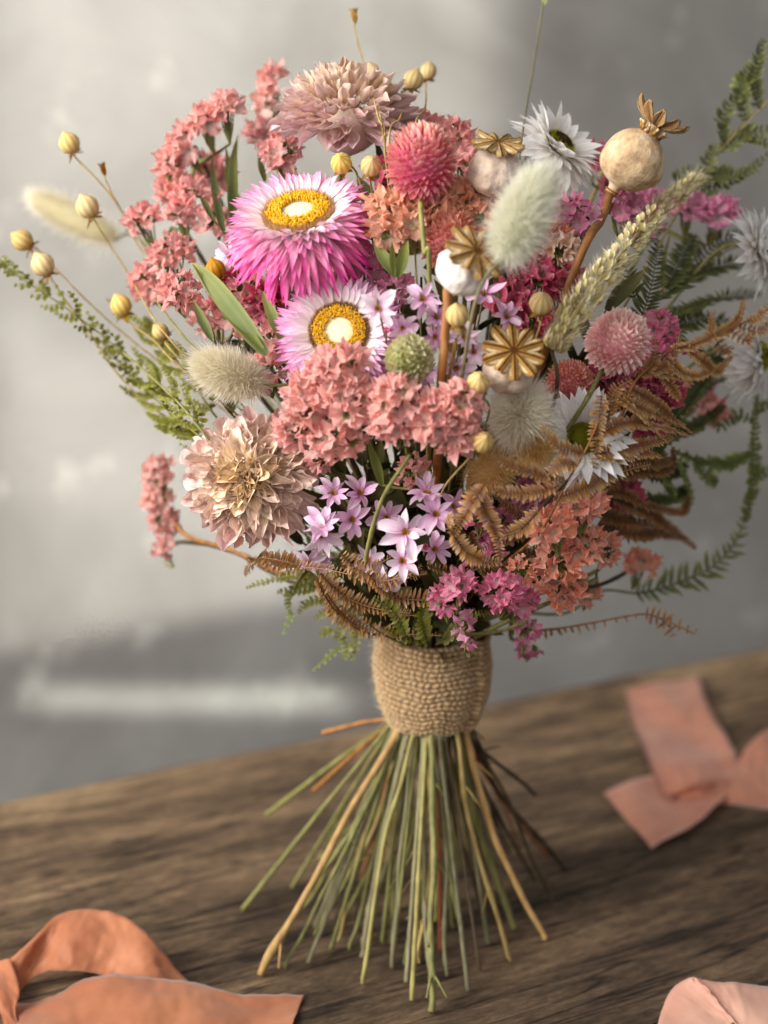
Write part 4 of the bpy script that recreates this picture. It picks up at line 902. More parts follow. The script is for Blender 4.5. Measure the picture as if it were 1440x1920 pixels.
# golden flax
FX = [
 (130, 269, 20, (-0.45, 0.85, 0.2), 0.02, 'pale gold flax pod highest of the loose pods on the left', [(215, 375, 0.02), (300, 500, 0.04)], 'flax'),
 (164, 388, 22, (-0.45, 0.85, 0.2), 0.0, 'gold flax pod on the left in front of the blurred bunny tail', [(240, 510, 0.0), (330, 650, 0.02)], 'flax'),
 (42, 451, 20, (-0.8, 0.5, 0.2), 0.03, 'flax pod farthest to the left', [(130, 530, 0.03), (250, 640, 0.03)], 'flax'),
 (80, 497, 22, (-0.5, 0.8, 0.2), 0.01, 'deep gold flax pod just right of the leftmost one', [(150, 600, 0.01), (280, 760, 0.02)], 'flax'),
 (227, 573, 20, (-0.45, 0.85, 0.3), 0.0, 'pale flax pod above the green fern, left of the rose statice', [(290, 640, 0.0), (350, 700, 0.01)], 'flax'),
 (301, 622, 16, (-0.6, 0.6, 0.5), 0.02, 'small yellow flax pod under the left rose statice', [(335, 670, 0.03)], 'flax'),
 (698, 133, 14, (-0.2, 0.9, -0.1), 0.045, 'little greenish flax pod in front of the mauve dahlia top', [(716, 230, 0.0), (722, 290, 0.02)], 'flax'),
 (716, 166, 21, (0.05, 0.95, 0.2), 0.0, 'gold flax pod standing before the mauve dahlia', [(722, 250, 0.0), (726, 310, 0.02)], 'flax'),
 (775, 150, 19, (0.35, 0.95, 0.1), 0.03, 'gold flax pod left of two together at the top right of the dahlia', [(750, 220, 0.02), (730, 300, 0.03)], 'flax'),
 (803, 134, 16, (0.15, 0.95, 0.0), 0.05, 'brownish flax pod right of two together at the top right of the dahlia', [(796, 200, 0.04), (770, 300, 0.05)], 'flax'),
 (640, 306, 20, (-0.1, 0.3, 0.95), -0.008, 'flax pod facing the viewer under the mauve dahlia, left of a pair', [(680, 360, 0.02)], 'flax'),
 (696, 311, 20, (0.1, 0.35, 0.95), -0.008, 'flax pod facing the viewer under the mauve dahlia, right of a pair', [(698, 370, 0.02)], 'flax'),
 (404, 505, 19, (-0.3, 0.8, 0.3), 0.02, 'brown flax pod shaded at the left of the deep pink strawflower', [(440, 560, 0.03)], 'flax_brown'),
 (858, 591, 22, (-0.15, 0.75, 0.65), -0.024, 'gold flax pod crossing the brown stalk of the white poppy pod', [(852, 660, -0.005)], 'flax'),
 (1014, 569, 22, (0.05, 0.65, 0.75), -0.015, 'gold flax pod in front of the crimson statice', [(1003, 640, -0.002)], 'flax'),
 (897, 718, 22, (0.05, 0.45, 0.9), -0.022, 'gold flax pod at the lower left of the star shaped poppy crown', [(915, 780, -0.002)], 'flax'),
 (905, 829, 21, (0.25, 0.4, 0.9), -0.028, 'gold flax pod below the salmon statice, lowest of all the pods', [(872, 868, -0.018), (828, 925, -0.005)], 'flax'),
]
for (x, y, r, n, dy, lb, via, mt) in FX: flax(x, y, r, cdir(*n), dy, lb, via, mat=mt)
flax(664, 28, 19, cdir(-0.1, 1, 0.1), 0.04, 'open empty flax pod alone at the very top of the photo', [(680, 110, 0.03), (708, 215, 0.0), (725, 300, 0.02)], open_=True)
flax(193, 315, 16, cdir(-0.25, 1, 0.1), 0.03, 'slim closed flax bud on the left between two round pods', [(230, 400, 0.03), (290, 500, 0.03)], open_=True, mat='flax_brown')

# papery statice
statice('salmon pink statice arching up at the top left of the bouquet',
        [(425, 205, 28, 30, (-0.2, 0.9, 0.4), 14), (388, 228, 30, 28, (-0.5, 0.7, 0.4), 14), (352, 268, 36, 36, (-0.8, 0.4, 0.4), 14), (330, 315, 34, 36, (-0.85, 0.2, 0.4), 13), (322, 352, 32, 28, (-0.7, 0, 0.6), 11)], 's_pink', 0.010, 21,
        leaves=[((436, 430), (448, 250), 26, 0.02), ((420, 440), (400, 290), 24, 0.02), ((455, 400), (425, 270), 22, 0.025), ((405, 420), (372, 330), 18, 0.01)])
statice('rose statice tuft at the left beside the brown flax pod', [(352, 368, 34, 26, (-0.3, 0.5, 0.8), 9), (272, 412, 36, 28, (-0.6, 0.5, 0.6), 11), (342, 400, 30, 26, (-0.3, 0.6, 0.7), 9)], 's_rose', 0.0, 19)
statice('rose statice cluster at far left above the green fern', [(322, 478, 42, 36, (-0.4, 0.5, 0.8), 15), (280, 528, 34, 38, (-0.6, 0.1, 0.8), 12), (340, 545, 40, 34, (-0.1, 0.1, 1), 14)], 's_rose', -0.005, 20,
        leaves=[((490, 655), (362, 492), 34, -0.01), ((398, 640), (362, 560), 22, 0.0)])
statice('salmon statice mound in the middle in front of the pale strawflower', [(640, 690, 54, 42, (-0.1, 0.4, 0.9), 17), (580, 745, 52, 44, (-0.4, 0.2, 0.9), 16), (652, 748, 48, 48, (0.1, 0.1, 1), 18), (560, 800, 42, 32, (-0.4, -0.2, 0.9), 11), (632, 822, 52, 30, (0, -0.5, 0.8), 11)], 's_pink', -0.018, 28)
statice('salmon statice mound right of the middle, under the canary grass head', [(742, 745, 42, 42, (-0.2, 0.3, 0.9), 13), (740, 795, 44, 36, (-0.2, -0.1, 0.9), 13), (815, 780, 50, 44, (0, 0.1, 1), 16), (862, 752, 42, 38, (0.4, 0.3, 0.9), 13), (855, 812, 44, 38, (0.3, -0.3, 0.9), 13)], 's_pink', -0.022, 27)
statice('soft pink statice standing out at the lower left side', [(296, 888, 30, 32, (-0.6, 0.4, 0.6), 12), (305, 935, 34, 30, (-0.7, 0, 0.6), 12), (312, 975, 30, 22, (-0.5, -0.3, 0.8), 7)], 's_pink', 0.05, 18, via=[P(345, 1000, 0.03), P(430, 1030, 0.0), P(560, 1085, -0.02)])
statice('single small pink statice bud below the soft pink clump at left', [(310, 1026, 20, 18, (-0.9, 0, 0.3), 4)], 's_rose', 0.04, 17, via=[P(350, 1016, 0.03), P(440, 1036, 0.0), P(560, 1095, -0.02)])
statice('pale pink statice behind the left shoulder of the mauve dahlia', [(512, 150, 24, 28, (-0.5, 0.7, 0.4), 9), (505, 190, 22, 22, (-0.7, 0.1, 0.5), 6)], 's_pink', 0.07, 20)
statice('rose statice between the mauve dahlia and the arching salmon one', [(492, 250, 26, 26, (-0.4, 0.5, 0.6), 8), (530, 285, 40, 30, (-0.1, 0.2, 0.9), 11)], 's_rose', 0.055, 20, leaves=[((495, 340), (488, 280), 22, 0.0)])
statice('peach statice left of the bright pink globe stalk', [(730, 392, 44, 32, (0, 0.7, 0.6), 12), (722, 430, 36, 34, (0, 0.3, 0.9), 10), (775, 415, 36, 36, (0, 0.3, 0.9), 9)], 's_peach', 0.010, 30,
        leaves=[((742, 520), (700, 450), 26, -0.004), ((745, 520), (765, 450), 24, -0.004), ((738, 515), (735, 450), 18, -0.006)])
statice('peach statice right of the bright pink globe stalk', [(845, 372, 48, 32, (0, 0.6, 0.7), 14), (890, 372, 44, 32, (0.2, 0.6, 0.7), 12), (825, 415, 40, 36, (0, 0.2, 0.9), 12), (905, 402, 30, 36, (0.2, 0.3, 0.9), 8)], 's_peach', 0.014, 30)
statice('rose statice behind the bright pink globe at the upper middle', [(795, 235, 46, 24, (0, 0.8, 0.4), 9), (850, 262, 36, 34, (0.4, 0.5, 0.5), 10), (868, 305, 26, 34, (0.4, 0.1, 0.7), 7)], 's_rose', 0.06, 21)
statice('magenta statice left of the tan poppy stalk', [(1068, 392, 32, 24, (-0.2, 0.5, 0.8), 10), (1092, 408, 28, 24, (0.2, 0.2, 0.9), 8)], 's_mag', 0.018, 19)
statice('magenta pink statice row reaching right above the foxtail grass', [(1165, 388, 44, 28, (0, 0.6, 0.7), 12), (1225, 385, 38, 28, (0, 0.6, 0.7), 10), (1290, 388, 36, 28, (0.1, 0.7, 0.6), 10), (1345, 400, 42, 26, (0.3, 0.6, 0.6), 11), (1200, 420, 34, 24, (0, 0.2, 0.9), 7)], 's_mag', 0.04, 21,
        leaves=[((1240, 540), (1262, 430), 10, 0.01), ((1285, 540), (1310, 430), 10, 0.01)])
statice('tiny magenta statice peeping out behind the large tan poppy pod', [(1120, 290, 18, 26, (0.5, 0.4, 0.6), 5), (1140, 350, 20, 20, (0.3, 0, 0.8), 5)], 's_crim', 0.08, 19)
statice('coral statice upright at the lower right', [(1098, 945, 42, 30, (0.3, 0.6, 0.8), 11), (1040, 985, 42, 34, (-0.4, 0.4, 0.8), 12), (1085, 1015, 46, 36, (0.3, 0, 0.9), 13), (1050, 1050, 42, 34, (-0.1, -0.2, 0.9), 11), (1052, 1098, 36, 30, (0, -0.6, 0.7), 9)], 's_coral', -0.028, 26)
statice('little coral statice sprig at the right of the upright coral one', [(1198, 1055, 34, 22, (0.4, 0.5, 0.7), 8)], 's_coral', 0.015, 20, via=[Q(1110, 1100, 0.01)])
statice('flat coral statice sprig left below the upright coral one', [(982, 1070, 30, 22, (-0.3, 0.4, 0.9), 8)], 's_coral', -0.025, 17)
statice('dusky coral statice in the shade at lower right', [(1135, 1030, 26, 30, (0.5, 0.1, 0.7), 8), (1102, 1112, 22, 24, (0.3, -0.3, 0.8), 5)], 's_coral', 0.01, 20)
statice('hot pink statice above the jute band, right one', [(940, 1108, 44, 34, (0, 0.3, 0.9), 16), (975, 1125, 32, 26, (0.4, 0, 0.9), 8)], 's_hot', -0.04, 19)
statice('rose pink statice above the jute band, left one', [(832, 1122, 24, 26, (-0.4, 0.1, 0.9), 5), (862, 1098, 28, 26, (0.2, 0.4, 0.9), 7)], 's_hot', -0.035, 21)
statice('pink statice bells hanging over the rim of the jute band', [(870, 1172, 14, 20, (-0.2, 0.1, 0.9), 3), (884, 1200, 14, 14, (0.3, -0.9, 0.4), 2)], 's_mag', -0.045, 20, up=-0.2)
statice('light pink statice bells hanging right of the jute band', [(985, 1185, 26, 20, (0.1, 0.1, 0.9), 4), (992, 1215, 24, 16, (0.2, -0.9, 0.4), 4)], 's_mag', -0.035, 21, up=-0.4)
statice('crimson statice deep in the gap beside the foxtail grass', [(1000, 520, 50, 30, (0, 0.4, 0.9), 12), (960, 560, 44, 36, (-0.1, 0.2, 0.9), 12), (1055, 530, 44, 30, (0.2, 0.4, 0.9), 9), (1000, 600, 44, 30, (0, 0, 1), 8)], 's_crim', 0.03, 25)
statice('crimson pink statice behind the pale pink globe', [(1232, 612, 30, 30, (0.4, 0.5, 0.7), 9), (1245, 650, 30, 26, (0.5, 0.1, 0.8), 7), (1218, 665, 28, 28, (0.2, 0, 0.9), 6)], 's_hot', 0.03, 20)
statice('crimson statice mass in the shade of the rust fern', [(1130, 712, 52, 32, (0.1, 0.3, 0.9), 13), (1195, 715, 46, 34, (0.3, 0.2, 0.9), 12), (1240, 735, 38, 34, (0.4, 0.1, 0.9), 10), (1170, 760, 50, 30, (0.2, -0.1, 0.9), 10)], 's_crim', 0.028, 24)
statice('dim pink statice at the far right behind the rust fern', [(1300, 740, 34, 34, (0.5, 0.3, 0.5), 9), (1328, 772, 24, 24, (0.7, 0, 0.5), 6)], 's_rose', 0.085, 24)
statice('dull rose statice behind the cream bunny tail', [(400, 600, 36, 36, (-0.3, 0.4, 0.7), 11), (455, 590, 46, 36, (0, 0.3, 0.8), 13), (470, 545, 40, 30, (0, 0.3, 0.8), 10)], 's_rose', 0.045, 22)
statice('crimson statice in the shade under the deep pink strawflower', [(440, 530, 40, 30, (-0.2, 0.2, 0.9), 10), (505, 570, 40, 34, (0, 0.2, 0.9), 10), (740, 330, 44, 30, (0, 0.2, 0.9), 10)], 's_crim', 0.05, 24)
statice('peach and cream statice behind the large pale green bunny tail', [(1050, 470, 34, 34, (0.2, 0.4, 0.8), 10)], 's_cream', 0.025, 21)
statice('purple pink statice in the shade left of the coral one', [(1010, 915, 50, 34, (0, 0.1, 0.9), 12), (985, 960, 40, 34, (0, 0, 0.9), 9), (940, 985, 40, 30, (0, 0, 1), 8)], 's_mag', 0.025, 22)
statice('salmon statice glimpsed under the two salmon mounds', [(775, 880, 26, 34, (0, -0.3, 0.9), 6), (600, 850, 30, 30, (0, -0.4, 0.8), 7)], 's_rose', 0.02, 22)

statice('soft pink statice filling behind the pale strawflower at left', [(525, 640, 40, 34, (-0.3, 0.2, 0.9), 9), (500, 700, 40, 34, (-0.3, 0, 0.9), 9)], 's_rose', 0.04, 23)
statice('peach statice filling above the lilac daisies and under the globe', [(690, 500, 40, 26, (0, 0.4, 0.9), 8), (745, 545, 40, 28, (0, 0.3, 0.9), 8)], 's_mag', 0.03, 22)
statice('soft rose statice filling under the arching salmon one', [(400, 330, 30, 40, (-0.1, 0.3, 0.8), 8), (405, 400, 30, 40, (-0.1, 0.1, 0.9), 8)], 's_rose', 0.06, 21)
statice('dim magenta statice in the dark gap right of the low lilac daisies', [(900, 960, 34, 30, (0, 0.2, 0.9), 8), (905, 1035, 34, 30, (0, 0, 0.9), 8)], 's_hot', 0.02, 21)
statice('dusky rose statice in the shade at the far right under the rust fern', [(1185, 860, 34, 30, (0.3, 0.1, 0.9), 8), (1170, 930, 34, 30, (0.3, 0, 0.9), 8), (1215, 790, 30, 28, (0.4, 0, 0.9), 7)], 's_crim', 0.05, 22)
# lilac star daisies
SD = [
 (709, 579, 42, (-0.1, 0.15, 1), -0.012, 'daisy_pale', 'white pink daisy lying over the right edge of the pale strawflower'),
 (792, 562, 42, (0.1, 0.4, 0.9), -0.002, 'daisy', 'lilac daisy below the bright pink globe stalk, pointing up'),
 (755, 615, 32, (-0.2, -0.2, 1), -0.002, 'daisy', 'lilac daisy with its gold eye turned aside above the canary grass head'),
 (815, 632, 34, (0.3, -0.3, 0.9), 0.0, 'daisy', 'lilac daisy touching the left of the white poppy stalk'),
 (818, 596, 34, (0.2, 0.2, 0.9), 0.006, 'daisy', 'lilac daisy right below the white poppy pod'),
 (870, 632, 34, (0.3, 0.2, 0.9), 0.0, 'daisy_pale', 'pale daisy between the white poppy stalk and the star crown'),
 (907, 552, 42, (0.1, 0.6, 0.8), 0.002, 'daisy', 'lilac daisy flat under the chin of the white poppy pod'),
 (950, 595, 36, (0.3, 0.3, 0.9), 0.006, 'daisy', 'mauve daisy just above the star shaped poppy crown'),
 (888, 660, 36, (0.2, 0.1, 0.9), 0.004, 'daisy_pale', 'pale daisy with drooping petals at the left of the star crown'),
 (855, 690, 36, (0.0, -0.2, 0.9), 0.004, 'daisy_pale', 'pale shaded daisy above the lower gold flax pod'),
 (800, 700, 30, (0, 0, 1), 0.02, 'daisy', 'dim lilac daisy between canary grass and poppy stalk'),
 (605, 985, 44, (-0.1, 0.5, 0.9), -0.008, 'daisy', 'lilac daisy on the right flank of the dusty dahlia, seen edge on'),
 (603, 1003, 42, (0.4, -0.3, 0.8), -0.012, 'daisy_pale', 'pale daisy directly below the lilac one beside the dusty dahlia'),
 (578, 1055, 36, (-0.2, -0.5, 0.8), -0.008, 'daisy_pale', 'lowest left daisy with long petals hanging down'),
 (625, 925, 36, (0.2, 0.3, 0.9), 0.008, 'daisy', 'shaded lilac daisy under the middle salmon mound'),
 (675, 925, 40, (0.1, 0.5, 0.8), 0.015, 'daisy', 'dim lilac daisy beside the green statice stalk, upper one'),
 (660, 975, 42, (0.1, 0.1, 1), 0.01, 'daisy', 'dim pink daisy left of the green statice stalk, lower one'),
 (725, 970, 36, (0, 0, 1), 0.02, 'daisy', 'dark lilac daisy behind the brightest daisy'),
 (760, 998, 48, (-0.05, 0.15, 1), -0.024, 'daisy_pale', 'brightest nearly white daisy low in the middle'),
 (755, 1052, 44, (0, 0.25, 0.95), -0.026, 'daisy_pale', 'nearly white daisy directly under the brightest one'),
 (817, 965, 44, (0.1, 0.3, 0.9), -0.012, 'daisy', 'lilac daisy upper right of the brightest daisy'),
 (800, 925, 42, (-0.1, 0.6, 0.7), 0.0, 'daisy', 'lilac daisy highest of the low middle cluster'),
 (815, 1030, 36, (0.3, 0.1, 0.9), -0.008, 'daisy', 'lilac daisy tucked behind the curled rust fern tip'),
 (850, 950, 34, (0.3, 0.3, 0.9), 0.006, 'daisy', 'shaded lilac daisy touching the rust fern at its left'),
 (728, 1095, 38, (0, -0.7, 0.6), -0.022, 'daisy_pale', 'white petalled daisy hanging just above the jute band'),
 (690, 1050, 36, (0, 0, 1), 0.008, 'daisy_pale', 'pale daisy half hidden left of the lower white daisy'),
 (600, 1100 - 48, 30, (0.3, -0.2, 0.9), 0.004, 'daisy', 'lilac daisy peeping behind the lowest left daisy'),
 (430, 480, 34, (-0.5, 0, 0.8), 0.03, 'daisy_pale', 'pale daisy behind the left edge of the deep pink strawflower'),
]
for (x, y, r, n, dy, mk, lb) in SD: small_daisy(x, y, r, cdir(*n), dy, lb, mk, droop=(0.5 if n[1] < -0.4 else 0.0))
def bud(px, py, R, dy, label):
    c = Q(px, py, dy); s = px2m(R, c); root = thing('flower_bud', label, 'flower bud', c - cdir(0, 1, 0) * s * 4, 'tight pink buds'); mb = MB()
    for i in range(14):
        p = sphere_pt(i, 14, -0.6, 0.95); petal(mb, frame(p * 0.5, V((-p.x * 0.2, -p.y * 0.2, 1)), p), 1.3, 0.9, 4, 0, 0.7, 0.7, prof_oval, (0, 1))
    part('bud_petals', mb.mesh('bud_petals', M['bud']), root, zframe(c, cdir(0.1, 0.2, 1)) @ Matrix.Scale(s, 4))
    mb = MB(); tube(mb, catmull([c, c + V((0, 0.01, -s)), c - cdir(0, 1, 0) * s * 4 + V((0, 0.02, 0))], 4), 0.0005); wpart('stem', mb, M['st_green'], root)
bud(724, 621, 8, -0.012, 'tiny hot pink bud beside the pale daisy on the strawflower'); bud(797, 1027, 8, -0.02, 'tiny hot pink bud between the two nearly white daisies and the fern')

# ferns
RB = 'rust coloured dried fern fronds'
fern('rust fern reaching up and out to the right edge', [(1130, 870), (1180, 735), (1215, 690), (1262, 655), (1320, 640), (1380, 612), (1450, 575)],
     [[(1182, 728), (1225, 755), (1262, 785), (1300, 815)], [(1165, 745), (1200, 765), (1240, 780), (1285, 800)], [(1180, 735), (1165, 755), (1145, 765), (1135, 800)], [(1205, 700), (1240, 690), (1262, 672), (1275, 625)],
      [(1200, 705), (1218, 690), (1228, 665), (1228, 630)], [(1262, 655), (1300, 650), (1330, 630), (1336, 585)], [(1300, 648), (1350, 625), (1385, 600), (1394, 562)], [(1290, 655), (1320, 680), (1345, 695), (1372, 668)],
      [(1250, 672), (1280, 700), (1310, 705), (1340, 690)], [(1340, 632), (1360, 660), (1375, 650)], [(1370, 618), (1400, 640), (1412, 622)], [(1400, 603), (1425, 595), (1440, 570)], [(1385, 612), (1425, 622), (1445, 605)],
      [(1215, 695), (1260, 705), (1300, 720)], [(1240, 700), (1262, 730), (1275, 750)]], 'fern_brown', 18, 6.5, -0.02, 0.7, lw=0.40, group=RB)
fern('rust fern comb hanging in front of the green centred white everlasting', [(1010, 1000), (1062, 905), (1100, 840), (1130, 770), (1145, 748)],
     [[(1128, 742), (1122, 790), (1118, 840), (1115, 890)], [(1140, 790), (1145, 755), (1155, 730), (1185, 712)], [(1095, 850), (1050, 840), (1015, 800)], [(1060, 905), (1010, 890), (950, 870), (908, 838)],
      [(1115, 852), (1170, 842), (1220, 830), (1262, 820)], [(1110, 820), (1170, 795), (1230, 800), (1290, 815)], [(1150, 745), (1200, 780), (1250, 830)], [(1080, 870), (1040, 880), (990, 930)], [(1120, 860), (1190, 850), (1240, 855)], [(1040, 935), (1100, 915), (1150, 890), (1220, 870)]],
     'fern_brown', 22, 7.5, -0.03, 0.35, lw=0.36, ang=1.3, group=RB)
fern('curled rust fern with hooked tips low in the middle', [(1060, 905), (1020, 945), (985, 985), (950, 1010)],
     [[(1050, 910), (1000, 925), (950, 925), (905, 912)], [(908, 908), (885, 940), (865, 975), (848, 1005)], [(898, 925), (912, 960), (930, 1000), (938, 1050)], [(848, 1000), (868, 1030), (900, 1050), (938, 1055)], [(1010, 955), (985, 985), (960, 1000), (925, 1005)],
      [(850, 1002), (840, 985), (850, 965)]], 'fern_brown', 24, 7, -0.038, 0.35, lw=0.34, ang=1.1, group=RB, sm='st_dark')
fern('rust fern wrapped along the lower left rim above the jute band', [(700, 1190), (650, 1160), (610, 1110), (590, 1075)],
     [[(592, 1085), (625, 1140), (680, 1175), (750, 1188), (830, 1192)], [(608, 1085), (660, 1130), (720, 1150), (800, 1155)], [(650, 1070), (700, 1090), (760, 1080), (790, 1060)], [(560, 1060), (520, 1050), (480, 1048), (458, 1078)], [(470, 1050), (530, 1062), (600, 1066), (660, 1078)],
      [(640, 1040), (680, 1075), (740, 1100)], [(600, 1075), (640, 1115), (700, 1140), (770, 1150)], [(600, 1100), (632, 1150), (680, 1185), (730, 1195)], [(740, 1120), (800, 1125), (860, 1110)], [(690, 1075), (720, 1110), (760, 1130)]],
     'fern_brown', 26, 8, -0.026, 1.5, lw=0.22, ang=1.2, group=RB, ragged=0.15)
fern('dark rust fern tangled under the middle daisies', [(800, 1180), (760, 1130), (700, 1090), (640, 1060)],
     [[(640, 1060), (700, 1078), (760, 1082), (800, 1075)], [(660, 1045), (700, 1060), (740, 1040)], [(800, 1060), (850, 1075), (900, 1065), (950, 1040)], [(760, 1120), (820, 1140), (880, 1150), (940, 1150)]], 'fern_dbrown', 18, 6, 0.0, 1.2, lw=0.25, group=RB, sm='st_dark')
fern('rust fern stretching level to the right beside the jute band', [(905, 1188), (960, 1180), (1020, 1182), (1100, 1170), (1200, 1152), (1240, 1160), (1300, 1188)],
     [[{'sides': (1,)}, (960, 1180), (1020, 1180), (1100, 1170), (1210, 1150)], [(1210, 1150), (1250, 1165), (1308, 1186)], [(1240, 1160), (1258, 1180), (1262, 1195)]], 'fern_brown', 30, 13, 0.01, 0.8, lw=0.22, ang=1.5, flat=-0.03, group=RB)
fern('dark rust fern fading into the shade at the right side', [(1040, 1010), (1100, 940), (1150, 890), (1200, 850)],
     [[(1100, 935), (1160, 925), (1220, 950), (1280, 960), (1290, 930)], [(1150, 935), (1210, 960), (1250, 985), (1305, 1028)], [(1130, 900), (1200, 885), (1255, 880), (1262, 838)], [(1180, 860), (1230, 870), (1265, 860)], [(1120, 960), (1170, 975), (1240, 985)], [(1120, 985), (1180, 1000), (1240, 1000), (1285, 1010)]],
     'fern_dbrown', 20, 6, 0.03, 0.7, lw=0.32, group=RB, sm='st_dark')
fern('dark rust fern shaded behind the coral statice', [(950, 1150), (960, 1080), (1000, 1000), (1030, 960)],
     [[(1000, 1000), (950, 1010), (900, 1030)], [(1010, 980), (960, 960), (930, 930)], [(960, 1060), (920, 1080), (900, 1110)], [(970, 1050), (1010, 1030), (1040, 1000)], [(880, 1000), (900, 1060), (960, 1120)]], 'fern_dbrown', 20, 6, 0.0, 0.6, lw=0.3, group=RB, sm='st_dark')
GB = 'green dried fern fronds'
fern('green curly fern at the top right corner on a tan stalk', [(1230, 470), (1290, 370), (1345, 290), (1400, 230), (1450, 180)],
     [[(1350, 285), (1395, 262), (1450, 272)], [(1315, 340), (1350, 330), (1400, 325), (1445, 285)], [(1290, 350), (1320, 360), (1380, 340), (1430, 305)], [(1400, 228), (1390, 175), (1400, 140), (1428, 98)], [(1425, 205), (1412, 160), (1420, 110), (1432, 72)],
      [(1360, 275), (1350, 235), (1372, 190), (1405, 155)], [(1385, 240), (1410, 250), (1450, 240)], [(1310, 345), (1330, 300), (1340, 270)], [(1290, 370), (1270, 340), (1300, 315)], [(1270, 400), (1300, 380), (1320, 350)]], 'fern_olive', 27, 8, 0.05, 0.9, lw=0.42, group=GB, sm='st_straw')
fern('dark green needle fern behind the foxtail grass at right', [(1130, 720), (1190, 620), (1240, 545), (1300, 500), (1400, 455)],
     [[(1190, 620), (1215, 560), (1230, 490), (1235, 450)], [(1240, 560), (1290, 520), (1345, 500), (1420, 490)], [(1220, 600), (1290, 580), (1350, 560), (1430, 550)], [(1200, 640), (1270, 610), (1340, 600), (1420, 640)], [(1250, 540), (1280, 480), (1300, 440)], [(1190, 560), (1180, 520), (1165, 480)], [(1300, 510), (1340, 460), (1400, 440)], [(1280, 640), (1330, 670), (1390, 650)]],
     'fern_dark', 36, 8.5, 0.045, 0.6, lw=0.19, ang=1.0, group=GB, sm='st_brown')
fern('green curled fern arching round the far right side', [(1060, 1150), (1130, 1108), (1200, 1112), (1270, 1092), (1350, 1050), (1395, 980), (1412, 900), (1412, 800), (1425, 740)],
     [[{'sp': 14, 'll': 46, 'lw': 0.22, 'curl': 0.5, 'mat': 'fern_curl'}, (1190, 1112), (1250, 1100), (1320, 1075), (1375, 1030), (1400, 960)], [(1395, 980), (1408, 920), (1415, 850), (1415, 780), (1420, 740)],
      [(1412, 850), (1360, 870), (1300, 860), (1260, 845)], [(1412, 790), (1380, 780), (1350, 800), (1330, 790)], [(1415, 770), (1450, 760)], [(1412, 900), (1450, 880)], [(1300, 862), (1330, 900), (1345, 905)], [(1260, 850), (1290, 920), (1280, 965)], [(1230, 840), (1250, 900), (1262, 935)],
      [(1230, 860), (1240, 830), (1280, 815)]], 'fern_curl', 24, 8, 0.04, 1.6, lw=0.42, ang=1.0, group=GB, sm='st_olive')
fern('dark green curly fern crossing behind the rust ferns at right', [(1100, 1010), (1160, 920), (1210, 850), (1300, 800), (1420, 690)],
     [[(1160, 900), (1200, 860), (1250, 850)], [(1210, 850), (1260, 790), (1320, 730), (1400, 690)], [(1230, 820), (1300, 800), (1360, 760)], [(1170, 930), (1230, 940), (1280, 925), (1282, 880)], [(1150, 960), (1200, 1000), (1230, 1000)], [(1290, 760), (1330, 700), (1400, 640)], [(1180, 870), (1250, 890), (1290, 870)]],
     'fern_dark', 23, 7.5, 0.055, 1.0, lw=0.36, group=GB, sm='st_dark')
# maidenhair at left: generated pinnae off several stalks
def maiden(label, main, L0, seed, dy, mk='fern_green', ends=None, pl=70, step=34, ll=12, sp=11.5):
    rs = random.Random(seed); path = []
    for i in range(len(main) - 1):
        x0, y0 = main[i]; x1, y1 = main[i + 1]; k = max(2, int(sqrt((x1 - x0) ** 2 + (y1 - y0) ** 2) / step))
        for j in range(k): path.append((x0 + (x1 - x0) * j / k, y0 + (y1 - y0) * j / k, atan2(y1 - y0, x1 - x0)))
    pn = []; N = len(path)
    for i, (x, y, a) in enumerate(path):
        if i < L0: continue
        f = i / N; l = pl * (1 - f ** 2 * 0.7) * rs.uniform(0.7, 1.1)
        for s in (1, -1):
            an = a + s * rs.uniform(0.5, 0.85); z0 = rs.uniform(-0.01, 0.012)
            pn.append([(x, y, 0), (x + cos(an) * l * 0.5, y + sin(an) * l * 0.5, z0), (x + cos(an - s * 0.25) * l, y + sin(an - s * 0.25) * l, z0 * 1.8)])
    pn.append([(path[-4][0], path[-4][1], 0), (path[-2][0], path[-2][1], 0), (main[-1][0], main[-1][1], 0)])
    fern(label, main, pn, mk, ll, sp, dy, 0.2, lw=0.8, ang=1.1, sm='st_olive', group=GB, ragged=0.3)
maiden('fine green fern reaching to the far left edge', [(400, 830), (330, 750), (230, 660), (120, 575), (30, 515), (-2, 486)], 1, 1, 0.0, pl=66)
maiden('fine green fern just under the longest left one', [(400, 840), (340, 790), (260, 720), (190, 640)], 1, 2, 0.012, pl=74)
maiden('fine green fern with tips above the longest left one', [(420, 800), (350, 700), (280, 620), (200, 560)], 1, 3, 0.03, pl=64)
maiden('short fine green fern lowest of the left sprays', [(410, 870), (360, 820), (300, 780)], 0, 4, 0.02, pl=62)
fern('green fern sprig hanging at the lower left of the bouquet', [(640, 1110), (600, 1085), (540, 1080), (470, 1100)],
     [[(640, 1085), (580, 1075), (520, 1085), (462, 1102)], [(620, 1090), (570, 1090), (540, 1120), (545, 1150)], [(650, 1120), (610, 1120), (575, 1130), (560, 1150)], [(660, 1140), (620, 1145), (590, 1160)], [(660, 1150), (640, 1180), (630, 1200)], [(655, 1150), (668, 1190), (660, 1240)], [(600, 1080), (560, 1060), (515, 1062)],
      [(625, 1180), (600, 1190)], [(640, 1195), (650, 1215), (645, 1235)], [(600, 1100), (560, 1105), (520, 1110)], [{'mat': 'fern_lime', 'll': 10, 'lw': 0.9, 'sp': 11, 'ang': 1.3}, (548, 1150), (540, 1165), (530, 1192)], [{'mat': 'fern_lime', 'll': 10, 'lw': 0.9, 'sp': 11, 'ang': 1.3}, (636, 1215), (612, 1235), (585, 1258)]],
     'fern_green', 16, 8, 0.01, 0.5, lw=0.6, ang=1.1, flat=-0.035, group=GB, sm='st_olive')
